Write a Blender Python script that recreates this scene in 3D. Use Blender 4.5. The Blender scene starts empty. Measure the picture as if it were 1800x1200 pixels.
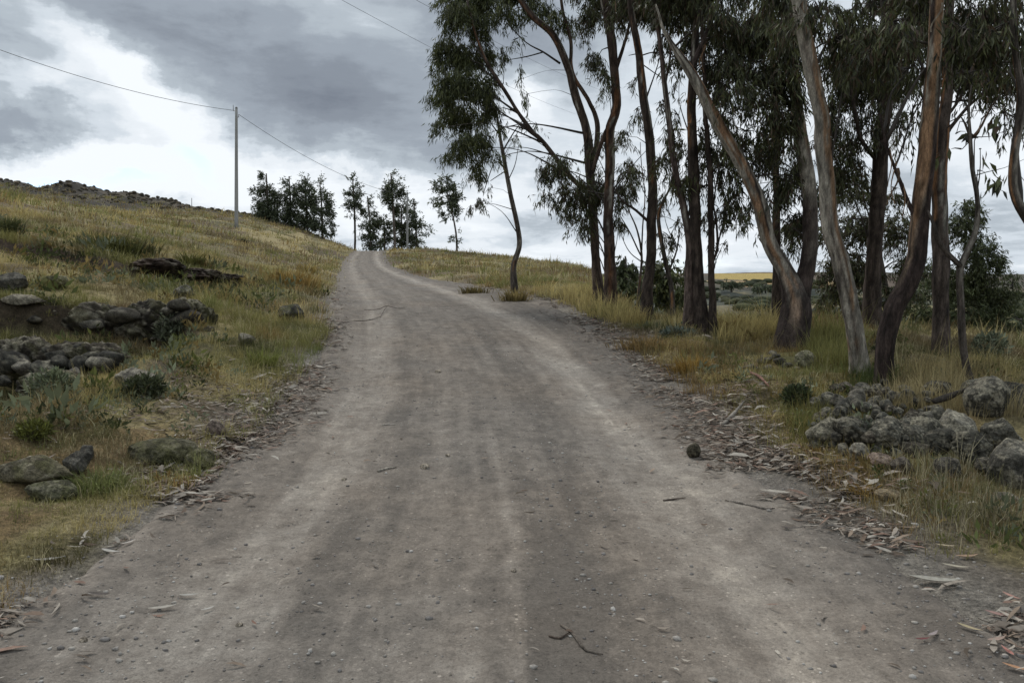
import bpy, math, random
import numpy as np
from mathutils import Vector, Euler
R = math.radians
# ------------------------------------------------------------------ camera
sc = bpy.context.scene
COL = sc.collection
cam_d = bpy.data.cameras.new("camera"); cam = bpy.data.objects.new("camera", cam_d); COL.objects.link(cam)
cam_d.sensor_width = 36.0; cam_d.lens = 36.0 * 1386.0 / 1800.0
cam_d.clip_start = 0.05; cam_d.clip_end = 20000
cam.location = (0, 0, 1.6); cam.rotation_euler = (R(90 - 4.54), 0, 0)
sc.camera = cam
sc.view_settings.view_transform = 'Standard'; sc.view_settings.look = 'None'
sc.view_settings.gamma = 1.0; sc.view_settings.use_curve_mapping = False
sc.view_settings.exposure = 0.42
F_PX = 1386.0; PITCH = R(4.54)
def ray(u, v):
    c, s = math.cos(PITCH), math.sin(PITCH); a = (u - 900) / F_PX; b = -(v - 600) / F_PX
    return np.array([a, c + b * s, -s + b * c])
def pt(u, v, y):
    d = ray(u, v); return np.array([0, 0, 1.6]) + d * (y / d[1])
# ------------------------------------------------------------------ sky
SUN_EL, SUN_AZ = R(52), R(-28)          # azimuth measured from +Y towards +X
w = bpy.data.worlds.new("World"); sc.world = w; w.use_nodes = True
nt = w.node_tree; nt.nodes.clear()
def N(t, **k):
    n = nt.nodes.new(t)
    for a, b in k.items(): setattr(n, a, b)
    return n
def inp(n, i, v):
    if isinstance(v, bpy.types.NodeSocket): nt.links.new(v, n.inputs[i])
    else: n.inputs[i].default_value = v
def M(op, a, b=0.0, c=0.0, clamp=False):
    n = N('ShaderNodeMath', operation=op, use_clamp=clamp); inp(n, 0, a)
    if len(n.inputs) > 1: inp(n, 1, b)
    if len(n.inputs) > 2: inp(n, 2, c)
    return n.outputs[0]
def VM(op, a, b=None):
    n = N('ShaderNodeVectorMath', operation=op); inp(n, 0, a)
    if b is not None: inp(n, 1, b)
    return n.outputs['Value'] if op in ('LENGTH', 'DOT_PRODUCT') else n.outputs[0]
def NOISE(vec, scale, det=6, rough=.55, dist=0.0):
    n = N('ShaderNodeTexNoise'); inp(n, 'Vector', vec)
    n.inputs['Scale'].default_value = scale; n.inputs['Detail'].default_value = det
    n.inputs['Roughness'].default_value = rough; n.inputs['Distortion'].default_value = dist
    return n
def build_sky():
    sky = N('ShaderNodeTexSky', sky_type='NISHITA'); sky.sun_disc = False
    sky.sun_elevation = SUN_EL; sky.sun_rotation = SUN_AZ; sky.altitude = 3500; sky.dust_density = 1.0
    tc = N('ShaderNodeTexCoord'); d = tc.outputs['Generated']
    d = VM('NORMALIZE', d)
    sp = N('ShaderNodeSeparateXYZ'); inp(sp, 0, d)
    x, y, z = sp.outputs
    az = M('ARCTAN2', x, y); el = M('ARCSINE', z)
    cb = N('ShaderNodeCombineXYZ'); inp(cb, 0, az); inp(cb, 1, el); P = cb.outputs[0]
    # cloud-deck coordinates: the layer overhead seen in perspective
    zz = M('ADD', M('MAXIMUM', z, 0.0), 0.16)
    c2 = N('ShaderNodeCombineXYZ'); inp(c2, 0, M('DIVIDE', x, zz)); inp(c2, 1, M('DIVIDE', y, zz)); Q = c2.outputs[0]
    big = NOISE(Q, 0.8, 5, .55, .3); med = NOISE(Q, 2.2, 9, .62, .35)
    # warp the directions with noise so cloud edges are ragged
    w1 = NOISE(P, 5.0, 7, .6)
    wv = VM('SCALE', VM('SUBTRACT', w1.outputs['Color'], (0.5, 0.5, 0.5)));
    wv.node.inputs['Scale'].default_value = 0.14
    mp0 = N('ShaderNodeMapping'); inp(mp0, 'Vector', P); mp0.inputs['Scale'].default_value = (14, 34, 1)
    w2 = NOISE(mp0.outputs[0], 1.0, 8, .62)
    wv2 = VM('SCALE', VM('SUBTRACT', w2.outputs['Color'], (0.5, 0.5, 0.5)));
    wv2.node.inputs['Scale'].default_value = 0.034
    PW = VM('ADD', VM('ADD', P, wv), wv2)
    acc = M('MULTIPLY_ADD', big.outputs['Fac'], 0.55, 0.14)
    acc = M('MULTIPLY_ADD', M('SUBTRACT', med.outputs['Fac'], .5), 0.9, acc)
    acc = M('MULTIPLY_ADD', M('SUBTRACT', NOISE(mp0.outputs[0], .35, 9, .62).outputs['Fac'], .5), .8, acc)
    def blob(u, v, su, sv, rot, amp, accv, power=2.0):
        r = ray(u, v); r = r / np.linalg.norm(r)
        m = N('ShaderNodeMapping', vector_type='TEXTURE'); inp(m, 'Vector', PW)
        m.inputs['Location'].default_value = (math.atan2(r[0], r[1]), math.asin(r[2]), 0)
        m.inputs['Rotation'].default_value = (0, 0, R(-rot))
        m.inputs['Scale'].default_value = (su / F_PX, sv / F_PX, 1)
        l = M('POWER', VM('LENGTH', m.outputs[0]), power)
        return M('MULTIPLY_ADD', M('EXPONENT', M('MULTIPLY', l, -1.0)), amp, accv)
    for b in SKY_BLOBS: acc = blob(*b[:6], acc, b[6] if len(b) > 6 else 2.0)
    rp = N('ShaderNodeValToRGB'); inp(rp, 0, M('MULTIPLY', acc, .78))
    e = rp.color_ramp.elements
    for i, (p, c) in enumerate(SKY_RAMP):
        if i < 2: el_ = e[i]; el_.position = p
        else: el_ = e.new(p)
        el_.color = (*c, 1)
    rp.color_ramp.interpolation = 'EASE'
    cs = VM('SCALE', rp.outputs[0]); cs.node.inputs['Scale'].default_value = 10.0
    # small openings of blue
    gap = M('ADD', 0.0, 0.0)
    for b in SKY_GAPS: gap = blob(*b, gap, 3.0)
    gap = M('MULTIPLY', gap, 1.0, clamp=True)
    mx = N('ShaderNodeMix', data_type='RGBA'); inp(mx, 0, gap); inp(mx, 6, cs)
    sks = VM('SCALE', sky.outputs[0]); sks.node.inputs['Scale'].default_value = 1.6
    inp(mx, 7, sks)
    bg = N('ShaderNodeBackground'); inp(bg, 0, mx.outputs[2]); bg.inputs[1].default_value = 0.1
    out = N('ShaderNodeOutputWorld'); inp(out, 0, bg.outputs[0])
# (u, v, width, height, tilt, darkness[, edge power]) of the main cloud masses, as directions
SKY_BLOBS = [
    (400, 110, 260, 80, 12, .30, 2.2), (640, 215, 190, 62, 14, .34, 2.4), (620, 110, 330, 120, 0, .15, 2.2),
    (300, 30, 190, 60, 0, .15), (60, 30, 170, 60, 0, .14), (60, 215, 170, 32, 4, .45, 3), (-150, 120, 180, 90, 0, .3),
    (830, 60, 150, 90, 0, .30), (1000, 80, 120, 80, 0, .25), (760, 300, 90, 40, 10, .2),
    (180, 125, 120, 34, 32, -.50, 3), (40, 135, 90, 28, 0, -.25), (300, 190, 110, 30, 30, -.30, 3),
    (480, 330, 420, 62, 10, -.50, 3), (120, 285, 220, 40, 0, -.50, 3), (250, 240, 120, 40, 20, -.35),
    (900, 330, 120, 40, 0, -.35), (930, 185, 40, 50, 0, -.45), (940, 390, 120, 36, 0, .25), (830, 420, 160, 14, 0, .12),
    (1000, 455, 400, 22, 0, -.15), (1330, 430, 160, 60, 0, -.2), (1650, 250, 260, 60, 0, -.25), (1740, 380, 120, 60, 0, .10),
    (1350, 230, 420, 170, 0, -.08), (1300, 330, 160, 30, -6, .10), (1500, 300, 200, 24, 5, .10), (1600, 420, 200, 18, 0, .10), (500, 385, 120, 22, 0, .18), (560, 265, 120, 14, 10, .05), (380, 350, 160, 20, 0, .06)]
SKY_GAPS = [(48, 287, 48, 9, 0, .9), (222, 306, 50, 8, 4, .85), (345, 290, 40, 14, 30, .4), (1220, 465, 60, 12, 0, .2)]
SKY_RAMP = [(0.0, (.70, .735, .77)), (.17, (.62, .66, .70)), (.30, (.50, .55, .60)), (.45, (.35, .395, .44)), (.62, (.255, .29, .335)), (.80, (.195, .222, .262)), (1.0, (.15, .172, .21))]
build_sky()
sun_d = bpy.data.lights.new("sun", 'SUN'); sun = bpy.data.objects.new("sun", sun_d); COL.objects.link(sun)
sun_d.energy = 1.4; sun_d.angle = R(18); sun_d.color = (1.0, .96, .9)
_sd = Vector((math.sin(SUN_AZ) * math.cos(SUN_EL), math.cos(SUN_AZ) * math.cos(SUN_EL), math.sin(SUN_EL)))
sun.rotation_euler = _sd.to_track_quat('Z', 'Y').to_euler()
sun.location = _sd * 60
rng = np.random.default_rng(7)
U = rng.uniform
# ------------------------------------------------------------------ terrain shape
def tab(pts,sm):
    xs=np.arange(-60,700,0.25); ys=np.interp(xs,[p[0] for p in pts],[p[1] for p in pts])
    k=np.exp(-0.5*(np.arange(-60,61)*0.25/sm)**2); k/=k.sum()
    ys=np.convolve(np.pad(ys,60,mode='edge'),k,'valid')
    return lambda y: np.interp(y,xs,ys)
XC=tab([(-60,2),(0,0),(3.9,0),(9.2,-.35),(12,-.7),(18,-1.85),(30,-4.5),(45,-7.7),(69,-12.7),(90,-16.6),(113,-20.2),(150,-24),(700,-60)],1.6)
ZR=tab([(-60,-1.5),(0,.0),(3.9,.1),(9.2,.28),(12,.6),(18,1.05),(30,1.4),(45,1.8),(69,2.75),(90,4.1),(108,5.4),(116,5.6),(130,5.2),(160,2.5),(230,-4),(700,-10)],1.6)
HWR=tab([(-60,2.3),(2.5,2.3),(4.2,2.05),(5,1.85),(6.5,1.85),(8.5,2.05),(12,2.25),(18,2.75),(26,2.85),(36,2.2),(60,2.1),(113,2.3),(700,2.3)],.6)
HWL=tab([(-60,2.35),(3.5,2.32),(5,2.02),(9,2.03),(12,2.15),(18,2.2),(113,2.2),(700,2.3)],.6)
GL=tab([(-60,.4),(3,.42),(8,.5),(15,.62),(30,.8),(60,.98),(90,1.05),(118,1.08),(700,1.0)],3)
def ss(x): x=np.clip(x,0,1); return x*x*(3-2*x)
def _h(ix,iy,s):
    n=(ix.astype(np.int64)*374761393+iy.astype(np.int64)*668265263+s*1442695041)&0x7fffffff
    n=((n^(n>>13))*1274126177)&0x7fffffff
    n=(n^(n>>16))
    return (n&0xffff)/65535.0*2-1
def noise(x,y,s=0):
    x=np.asarray(x,float);y=np.asarray(y,float)
    ix=np.floor(x);iy=np.floor(y);fx=x-ix;fy=y-iy
    fx=fx*fx*fx*(fx*(fx*6-15)+10);fy=fy*fy*fy*(fy*(fy*6-15)+10)
    a=_h(ix,iy,s);b=_h(ix+1,iy,s);c=_h(ix,iy+1,s);d=_h(ix+1,iy+1,s)
    return (a+(b-a)*fx)*(1-fy)+(c+(d-c)*fx)*fy
def fbm(x,y,o=4,s=0):
    r=0;a=1;t=0
    for i in range(o):
        r=r+a*noise(x*2**i+17.3*i,y*2**i-9.1*i,s+i);t+=a;a*=.5
    return r/t
def FAR(r): return np.interp(r,[0,20,60,150,300,600,900,1100,1500,2500,7000],[-1.6,-1.2,-3.2,-7,-9,-3.,7,10.0,8,-5,-30])
def H(x,y):
    x=np.asarray(x,float);y=np.asarray(y,float)
    t=x-XC(y);r=np.hypot(x,y);zr=ZR(y)
    tr=np.maximum(t-HWR(y),0);T=np.maximum(-t-HWL(y),0)
    right=.10*ss(tr/1.2)-(.0026+.0018*ss((y-50)/50))*tr**2/(1+tr/70)-.9*ss((tr-4.2)/9)*ss((60-y)/40)
    right=right+.20*np.exp(-((x-4.15)/.55)**2-np.where(y<7.4,(y-7.4)/1.6,(y-7.4)/1.2)**2)
    Tc=np.minimum(T,80)
    hill=GL(y)*(.31*Tc-.0018*Tc**2)*np.where(y>112,np.exp(-((y-112)/70)**2),1)*np.where(T>80,np.exp(-((T-80)/120)**2),1)
    # grass hill flattens where the rocky ridge begins
    hill=hill*(1-.46*ss((T-5)/30)*ss((y-30)/50))
    # eroded terrace: ground in front of the bank lies lower
    yl=11.6+.35*noise(x*.9,0*y,5)+.12*noise(x*3,y*0,6)
    front=ss((yl-y)/.22)*ss((y-3.5)/4)*ss((-x-4.1)/.8)
    hill=hill-.46*front
    # second small scar higher up
    yl2=18.5+.6*noise(x*.7,0*y,8)+(x+7)*.35
    sc=ss((yl2-y)/.3)*ss((y-13)/5)*ss((-x-5.2)/1)*ss((x+12.5)/1.5)
    hill=hill-.22*sc
    near=zr+right+hill
    azm=np.arctan2(x,np.maximum(y,1e-3));wd=ss((azm-.085)/.10)*ss((r-13.5)/7)*(y>0)
    near=near*(1-wd)+np.minimum(near,1.6-.064*r)*wd
    f=FAR(r)-4.5*ss((np.arctan2(x,np.maximum(y,1e-3))-.35)/.25)*ss((r-400)/500)+ (fbm(x/260,y/260,4,11)*6)*ss((r-200)/500)+fbm(x/38,y/60,4,13)*5.5*ss((r-90)/80)*ss((700-r)/200)
    k=.35
    z=np.maximum(near,f)+k*np.log1p(np.exp(-np.abs(near-f)/k))
    # rocky ridge at the back left
    rl=ss((-x-22)/50)**.6
    rz=rl*6.6*np.exp(-((y-150-.1*x)/26)**2)*np.exp(-(np.maximum(-x-120,0)/80)**2)
    rm=np.clip(rz/3,0,1)
    z=z+rz+rm*(np.abs(fbm(x/7,y/7,4,21))*2.2-.6)
    off=ss((np.maximum(tr,T)-.1)/1.0)
    z=z+off*(.13*fbm(x*.7,y*.7,3,3)+.075*fbm(x*2.2,y*2.2,4,4)+np.clip((r-20)/60,0,1)*.35*fbm(x/6,y/6,3,9))
    return z
def at(u,v):
    d=ray(u,v);d=d/d[1]
    ys=np.concatenate([np.arange(1.2,30,.02),np.arange(30,300,.1),np.arange(300,3000,2)])
    g=H(d[0]*ys,ys)-(1.6+d[2]*ys)
    i=np.argmax(g>0)
    if g[i]<=0:return None
    y=ys[i];return np.array([d[0]*y,y,float(H(d[0]*y,y))])
# ------------------------------------------------------------------ mesh helpers
class MB:
    """collects geometry (with a colour per vertex) and links it as ONE mesh object"""
    def __init__(s): s.v = []; s.c = []; s.f = []; s.n = 0; s.uv = None
    def add(s, v, faces, c):
        v = np.asarray(v, np.float32).reshape(-1, 3); c = np.asarray(c, np.float32)
        if c.ndim == 1: c = np.tile(c, (len(v), 1))
        s.v.append(v); s.c.append(c[:, :3])
        for f in (faces if isinstance(faces, list) else [faces]): s.f.append(np.asarray(f, np.int64) + s.n)
        s.n += len(v)
    def build(s, name, mat, parent=None, smooth=False):
        me = bpy.data.meshes.new(name)
        v = np.concatenate(s.v); me.vertices.add(len(v)); me.vertices.foreach_set('co', v.ravel())
        lt = np.concatenate([np.full(len(f), f.shape[1]) for f in s.f]); idx = np.concatenate([f.ravel() for f in s.f])
        me.loops.add(len(idx)); me.loops.foreach_set('vertex_index', idx.astype(np.int32))
        me.polygons.add(len(lt)); st = np.concatenate([[0], np.cumsum(lt)[:-1]])
        me.polygons.foreach_set('loop_start', st.astype(np.int32)); me.polygons.foreach_set('loop_total', lt.astype(np.int32))
        if smooth: me.polygons.foreach_set('use_smooth', np.ones(len(lt), bool))
        a = me.color_attributes.new('tint', 'FLOAT_COLOR', 'POINT'); c = np.concatenate(s.c)
        a.data.foreach_set('color', np.concatenate([c, np.ones((len(c), 1), np.float32)], 1).astype(np.float32).ravel())
        me.update(calc_edges=True); me.validate()
        me.materials.append(mat)
        o = bpy.data.objects.new(name, me); COL.objects.link(o)
        if parent is not None:
            o.parent = parent; o.matrix_parent_inverse = parent_inv(parent)
        return o
def parent_inv(p):
    from mathutils import Matrix
    return (Matrix.Translation(p.location) @ p.rotation_euler.to_matrix().to_4x4()).inverted()
def tag(o, label=None, cat=None, group=None, kind=None):
    if label: o['label'] = label
    if cat: o['category'] = cat
    if group: o['group'] = group
    if kind: o['kind'] = kind
    return o
def thing(name, loc, label, cat, group=None):
    o = bpy.data.objects.new(name, None); COL.objects.link(o); o.location = tuple(float(q) for q in loc); o.empty_display_size = .2
    return tag(o, label, cat, group)
def grid_faces(nr, nc):
    i = np.arange((nr - 1) * (nc - 1)); r, c = i // (nc - 1), i % (nc - 1); a = r * nc + c
    return np.stack([a, a + 1, a + nc + 1, a + nc], 1)
def mix(a, b, t):
    t = np.asarray(t)[..., None]; return np.asarray(a) * (1 - t) + np.asarray(b) * t
# ------------------------------------------------------------------ materials
def mat(name, rough=.9, noise=(), bump=None, trans=0.0, spec=.2, coord='Object', sat=None):
    """colour = the mesh's own tint times layered noise; noise: list of (scale xyz, low, high)"""
    m = bpy.data.materials.new(name); m.use_nodes = True; t = m.node_tree; t.nodes.clear(); L = t.links.new
    out = t.nodes.new('ShaderNodeOutputMaterial'); p = t.nodes.new('ShaderNodeBsdfPrincipled')
    p.inputs['Roughness'].default_value = rough; p.inputs['Specular IOR Level'].default_value = spec
    a = t.nodes.new('ShaderNodeAttribute'); a.attribute_name = 'tint'; c = a.outputs['Color']
    tc = t.nodes.new('ShaderNodeTexCoord')
    for i, (s, lo, hi, *rest) in enumerate(noise):
        mp = t.nodes.new('ShaderNodeMapping'); L(tc.outputs[coord], mp.inputs[0]); mp.inputs['Scale'].default_value = s
        mp.inputs['Location'].default_value = (i * 3.1, i * 1.7, i)
        n = t.nodes.new('ShaderNodeTexNoise'); L(mp.outputs[0], n.inputs['Vector']); n.inputs['Scale'].default_value = 1
        n.inputs['Detail'].default_value = rest[0] if rest else 5; n.inputs['Roughness'].default_value = .65
        r = t.nodes.new('ShaderNodeMapRange'); L(n.outputs['Fac'], r.inputs[0]); r.inputs[1].default_value = .3; r.inputs[2].default_value = .7
        r.inputs[3].default_value = lo; r.inputs[4].default_value = hi
        v = t.nodes.new('ShaderNodeVectorMath'); v.operation = 'SCALE'; L(c, v.inputs[0]); L(r.outputs[0], v.inputs['Scale']); c = v.outputs[0]
    L(c, p.inputs['Base Color'])
    if bump:
        mp = t.nodes.new('ShaderNodeMapping'); L(tc.outputs[coord], mp.inputs[0]); mp.inputs['Scale'].default_value = bump[0]
        n = t.nodes.new('ShaderNodeTexNoise'); L(mp.outputs[0], n.inputs['Vector']); n.inputs['Scale'].default_value = 1
        n.inputs['Detail'].default_value = 8; n.inputs['Roughness'].default_value = .7
        b = t.nodes.new('ShaderNodeBump'); b.inputs['Strength'].default_value = bump[1]; b.inputs['Distance'].default_value = bump[2]
        L(n.outputs['Fac'], b.inputs['Height']); L(b.outputs[0], p.inputs['Normal'])
    if trans:
        tr = t.nodes.new('ShaderNodeBsdfTranslucent'); L(c, tr.inputs[0]); mx = t.nodes.new('ShaderNodeMixShader'); mx.inputs[0].default_value = trans
        L(p.outputs[0], mx.inputs[1]); L(tr.outputs[0], mx.inputs[2]); L(mx.outputs[0], out.inputs[0])
    else: L(p.outputs[0], out.inputs[0])
    return m
M_GROUND = mat('soil_and_turf', .95, [((9, 9, 9), .55, 1.45), ((45, 45, 45), .5, 1.5), ((150, 150, 150), .6, 1.4), ((.7, .7, .7), .8, 1.2)], ((30, 30, 30), 1.0, .04))
M_GRASS = mat('dry_grass', .8, [((3, 3, 3), .8, 1.2)], None, .3)
M_LEAF = mat('eucalyptus_leaf', .55, [((2, 2, 2), .7, 1.3)], None, .25, .35)
M_LITTER = mat('fallen_leaf', .8, [((40, 40, 40), .75, 1.25)], None, .1)
M_BARK = mat('bark', .9, [((9, 9, 3), .6, 1.4), ((32, 32, 7), .5, 1.5), ((110, 110, 30), .6, 1.4)], ((60, 60, 12), 1.0, .03))
M_STONE = mat('lichened_stone', .95, [((14, 14, 14), .55, 1.5), ((50, 50, 50), .45, 1.6), ((150, 150, 150), .5, 1.5)], ((60, 60, 60), 1.0, .02))
M_POLE = mat('weathered_concrete', .85, [((4, 4, 1), .85, 1.15)], None)
M_METAL = mat('dull_metal', .5, [((6, 6, 6), .85, 1.15)], None, 0, .5)
M_WIRE = mat('wire', .5, [((1, 1, 1), .95, 1.05)], None)
M_GRAVEL = mat('gravel', .92, [((90, 90, 90), .7, 1.3)], None)
# ------------------------------------------------------------------ the ground sheet
def ground_z(x, y):
    """what a thing stands on: the ground, or the road inside its edges"""
    return H(x, y)
def ground_colour(x, y):
    r = np.hypot(x, y); t = x - XC(y); tr = np.maximum(t - HWR(y), 0); T = np.maximum(-t - HWL(y), 0); off = np.maximum(tr, T)
    straw = np.array([.25, .205, .10]); olive = np.array([.120, .115, .045]); soil = np.array([.115, .088, .062]); rust = np.array([.16, .095, .045])
    n1 = fbm(x * .45, y * .3, 4, 31); n2 = fbm(x * 1.1, y * .8, 4, 37); n3 = fbm(x * .16, y * .12, 4, 41)
    c = mix(np.broadcast_to(straw, x.shape + (3,)), olive, ss(.5 + n1 * 1.9)); c = mix(c, soil, .8 * ss((n2 - .05) * 3)); c = mix(c, rust, .6 * ss((fbm(x * .9, y * .7, 3, 47) - .12) * 4))
    far_c = mix(mix(np.broadcast_to(np.array([.30, .245, .125]), x.shape + (3,)), np.array([.115, .085, .055]), ss(.5 + n3 * 2.4)), np.array([.10, .098, .048]), .7 * ss((fbm(x * .3, y * .16, 4, 53) - .02) * 4))
    c = mix(c, far_c, ss((r - 22) / 25))
    # bare strip with fallen leaves along the road
    lit = mix(np.broadcast_to(np.array([.150, .128, .108]), x.shape + (3,)), np.array([.215, .195, .172]), ss(1.1 - off / .45)); c = mix(c, lit, .9 * ss(1.0 - (off - np.where(t > 0, .45, .12) - .35 * fbm(x, y, 3, 61)) / .45) * ss((34 - y) / 20))
    # cut bank and scar of dark earth
    yl = 11.6 + .35 * noise(x * .9, 0 * y, 5); bank = np.exp(-((y - yl + .05) / .28) ** 2) * ss((-x - 4.2) / .5)
    yl2 = 18.5 + .6 * noise(x * .7, 0 * y, 8) + (x + 7) * .35; sc2 = np.exp(-((y - yl2 + .1) / .45) ** 2) * ss((-x - 5.2) / 1) * ss((x + 12.5) / 1.5)
    c = mix(c, np.array([.045, .032, .024]), .95 * np.maximum(bank, sc2))
    # valley and hills
    v1 = mix(mix(np.broadcast_to(np.array([.075, .078, .058]), x.shape + (3,)), np.array([.17, .145, .085]), ss(-.1 + 4.2 * fbm(x / 28, y / 45, 4, 71))), np.array([.028, .034, .028]), ss(5 * (fbm(x / 9, y / 22, 4, 73))))
    v1 = mix(v1, np.array([.17, .155, .07]), .75 * ss((np.arctan2(x, np.maximum(y, 1e-3)) - .38) / .12) * ss((400 - r) / 150))
    valley = ss((r - 34) / 30) * ss((t - 8 - (115 - np.clip(y, 0, 115)) * .05) / 8)
    c = mix(c, v1, valley)
    hills = ss((r - 480) / 120); hc = mix(np.broadcast_to(np.array([.11, .085, .065]), x.shape + (3,)), np.array([.075, .07, .055]), ss(.5 + 3 * fbm(x / 120, y / 120, 4, 79)))
    c = mix(c, hc, hills)
    az = np.arctan2(x, np.maximum(y, 1e-3))
    def patch(a0, a1, r0, r1, col, c):
        m_ = ss((az - a0) / .008) * ss((a1 - az) / .008) * ss((r - r0) / 15) * ss((r1 - r) / 15); return mix(c, col, m_)
    c = patch(.20, .42, 590, 690, np.array([.34, .24, .12]), c); c = patch(.245, .325, 700, 860, np.array([.36, .27, .09]), c)
    c = patch(.60, .80, 300, 380, np.array([.36, .25, .12]), c)
    # rocky ridge
    rl = ss((-x - 26) / 45); rm = ss(rl * 3.2 * np.exp(-((y - 150 - .1 * x) / 26) ** 2) * 1.5 - .3)
    rm = np.maximum(rm, ss((y - 112 - .3 * fbm(x / 5, y / 5, 3, 83) * 20) / 4) * ss((T - 1) / 4))
    c = mix(c, mix(np.broadcast_to(np.array([.085, .072, .055]), x.shape + (3,)), np.array([.040, .036, .030]), ss(.5 + 2.5 * fbm(x / 3, y / 3, 4, 89))), rm)
    return c
def build_ground():
    az = np.concatenate([np.arange(-180, -46, 3.0), np.arange(-46, -37, .6), np.arange(-37, 37, .125), np.arange(37, 46, .6), np.arange(46, 180.01, 3.0)])
    r = np.concatenate([[.0, .4, .8, 1.2, 1.6], 2.0 * np.exp(np.linspace(0, math.log(3500), 760))])
    A, Rr = np.meshgrid(np.radians(az), r); x = Rr * np.sin(A); y = Rr * np.cos(A)
    z = H(x, y); t = x - XC(y)
    inside = ss((np.minimum(HWR(y) - t, t + HWL(y)) + .02) / .25) * ((y < 128) & (y > -40))
    z = z - inside * (.07 + .0016 * np.maximum(y, 0))
    m = MB(); m.add(np.stack([x, y, z], -1), grid_faces(len(r), len(az))[:, ::-1], ground_colour(x, y).reshape(-1, 3))
    tag(m.build('ground', M_GROUND, smooth=True), kind='structure')
build_ground()
# ------------------------------------------------------------------ the road
def road_material():
    m = bpy.data.materials.new('packed_gravel_and_dust'); m.use_nodes = True; t = m.node_tree; t.nodes.clear(); L = t.links.new
    global nt; keep = nt; nt = t
    out = N('ShaderNodeOutputMaterial'); p = N('ShaderNodeBsdfPrincipled'); p.inputs['Roughness'].default_value = .95; p.inputs['Specular IOR Level'].default_value = .15
    uv = N('ShaderNodeUVMap').outputs[0]; obj = N('ShaderNodeTexCoord').outputs['Object']
    def nz(scale, det=6, rough=.6, vec=None, off=(0, 0, 0)):
        mp = N('ShaderNodeMapping'); inp(mp, 0, uv if vec is None else vec); mp.inputs['Scale'].default_value = scale; mp.inputs['Location'].default_value = off
        return NOISE(mp.outputs[0], 1.0, det, rough).outputs['Fac']
    sp = N('ShaderNodeSeparateXYZ'); inp(sp, 0, uv); T = sp.outputs[0]; S = sp.outputs[1]
    Tw = M('ADD', T, M('MULTIPLY', M('SUBTRACT', nz((.6, .25, 1), 3), .5), .9))
    Tw = M('ADD', Tw, M('MULTIPLY', M('SUBTRACT', nz((3, .8, 1), 4, off=(5, 2, 0)), .5), .22))
    def track(c0, wd, a):
        q = M('DIVIDE', M('SUBTRACT', Tw, c0), wd); return M('MULTIPLY', M('EXPONENT', M('MULTIPLY', M('MULTIPLY', q, q), -1.0)), a)
    f = M('ADD', track(1.18, .26, .50), track(-1.30, .30, .34)); fadeA = M('DIVIDE', M('SUBTRACT', 8.5, S), 3.0, clamp=True); fadeB = M('DIVIDE', M('SUBTRACT', 4.9, S), .8, clamp=True)
    f = M('ADD', f, M('MULTIPLY', M('ADD', track(-.17, .05, .2), track(.07, .045, .2)), fadeA)); f = M('ADD', f, track(-.42, .10, .12)); f = M('SUBTRACT', f, M('MULTIPLY', track(.30, .13, .55), fadeB)); f = M('SUBTRACT', f, track(.50, .15, .14))
    f = M('SUBTRACT', f, track(-.85, .14, .12)); f = M('SUBTRACT', f, track(1.95, .25, .15)); f = M('ADD', f, track(.82, .07, .12))
    f = M('ADD', f, M('MULTIPLY', M('SUBTRACT', nz((6, .28, 1), 6, .65), .5), .95)); f = M('ADD', f, M('MULTIPLY', M('SUBTRACT', nz((1.6, 1.0, 1), 8, .70, off=(9, 1, 0)), .5), 1.1))
    f = M('ADD', f, M('MULTIPLY', M('SUBTRACT', nz((6, 5, 1), 7, .75, off=(2, 7, 0)), .5), 1.5))
    rp = N('ShaderNodeValToRGB'); inp(rp, 0, M('ADD', f, .22)); e = rp.color_ramp.elements
    e[0].position = 0; e[0].color = (.128, .114, .099, 1); e[1].position = 1; e[1].color = (.365, .331, .284, 1)
    k = e.new(.35); k.color = (.196, .173, .148, 1); k = e.new(.65); k.color = (.256, .231, .200, 1)
    # patches of redder and of bluer dust
    hue = nz((.5, .35, 1), 4, .6, off=(3, 3, 0)); mr = N('ShaderNodeMapRange'); inp(mr, 0, hue); mr.inputs[1].default_value = .42; mr.inputs[2].default_value = .7; mr.inputs[3].default_value = 0; mr.inputs[4].default_value = .6
    mx = N('ShaderNodeMix', data_type='RGBA', blend_type='MULTIPLY'); inp(mx, 0, mr.outputs[0]); inp(mx, 6, rp.outputs[0]); mx.inputs[7].default_value = (1.06, .98, .90, 1)
    g1 = nz((55, 55, 55), 3, .7, obj); g2 = nz((160, 160, 160), 2, .6, obj); g0 = nz((13, 13, 13), 5, .7, obj)
    q = M('ADD', M('MULTIPLY', M('SUBTRACT', g1, .5), 1.0), M('MULTIPLY', M('SUBTRACT', g2, .5), .8)); q = M('ADD', q, M('MULTIPLY', M('SUBTRACT', g0, .5), .8))
    vo = N('ShaderNodeTexVoronoi'); inp(vo, 'Vector', obj); vo.inputs['Scale'].default_value = 48
    vs = N('ShaderNodeSeparateColor'); inp(vs, 0, vo.outputs['Color']); near_ = M('LESS_THAN', vo.outputs['Distance'], M('MULTIPLY', vs.outputs[1], .42)); pick = M('GREATER_THAN', vs.outputs[0], .62)
    q = M('ADD', q, M('MULTIPLY', M('MULTIPLY', near_, pick), M('MULTIPLY', M('SUBTRACT', vs.outputs[2], .42), 1.3)))
    sc_ = VM('SCALE', mx.outputs[2]); inp(sc_.node, 'Scale', M('ADD', q, 1.0)); inp(p, 'Base Color', sc_)
    b = N('ShaderNodeBump'); b.inputs['Strength'].default_value = .8; b.inputs['Distance'].default_value = .02
    hgt = M('ADD', M('MULTIPLY', g0, .8), M('ADD', M('MULTIPLY', g1, .5), M('MULTIPLY', g2, .2))); inp(b, 'Height', hgt); inp(p, 'Normal', b.outputs[0])
    L(p.outputs[0], out.inputs[0]); nt = keep
    return m
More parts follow.
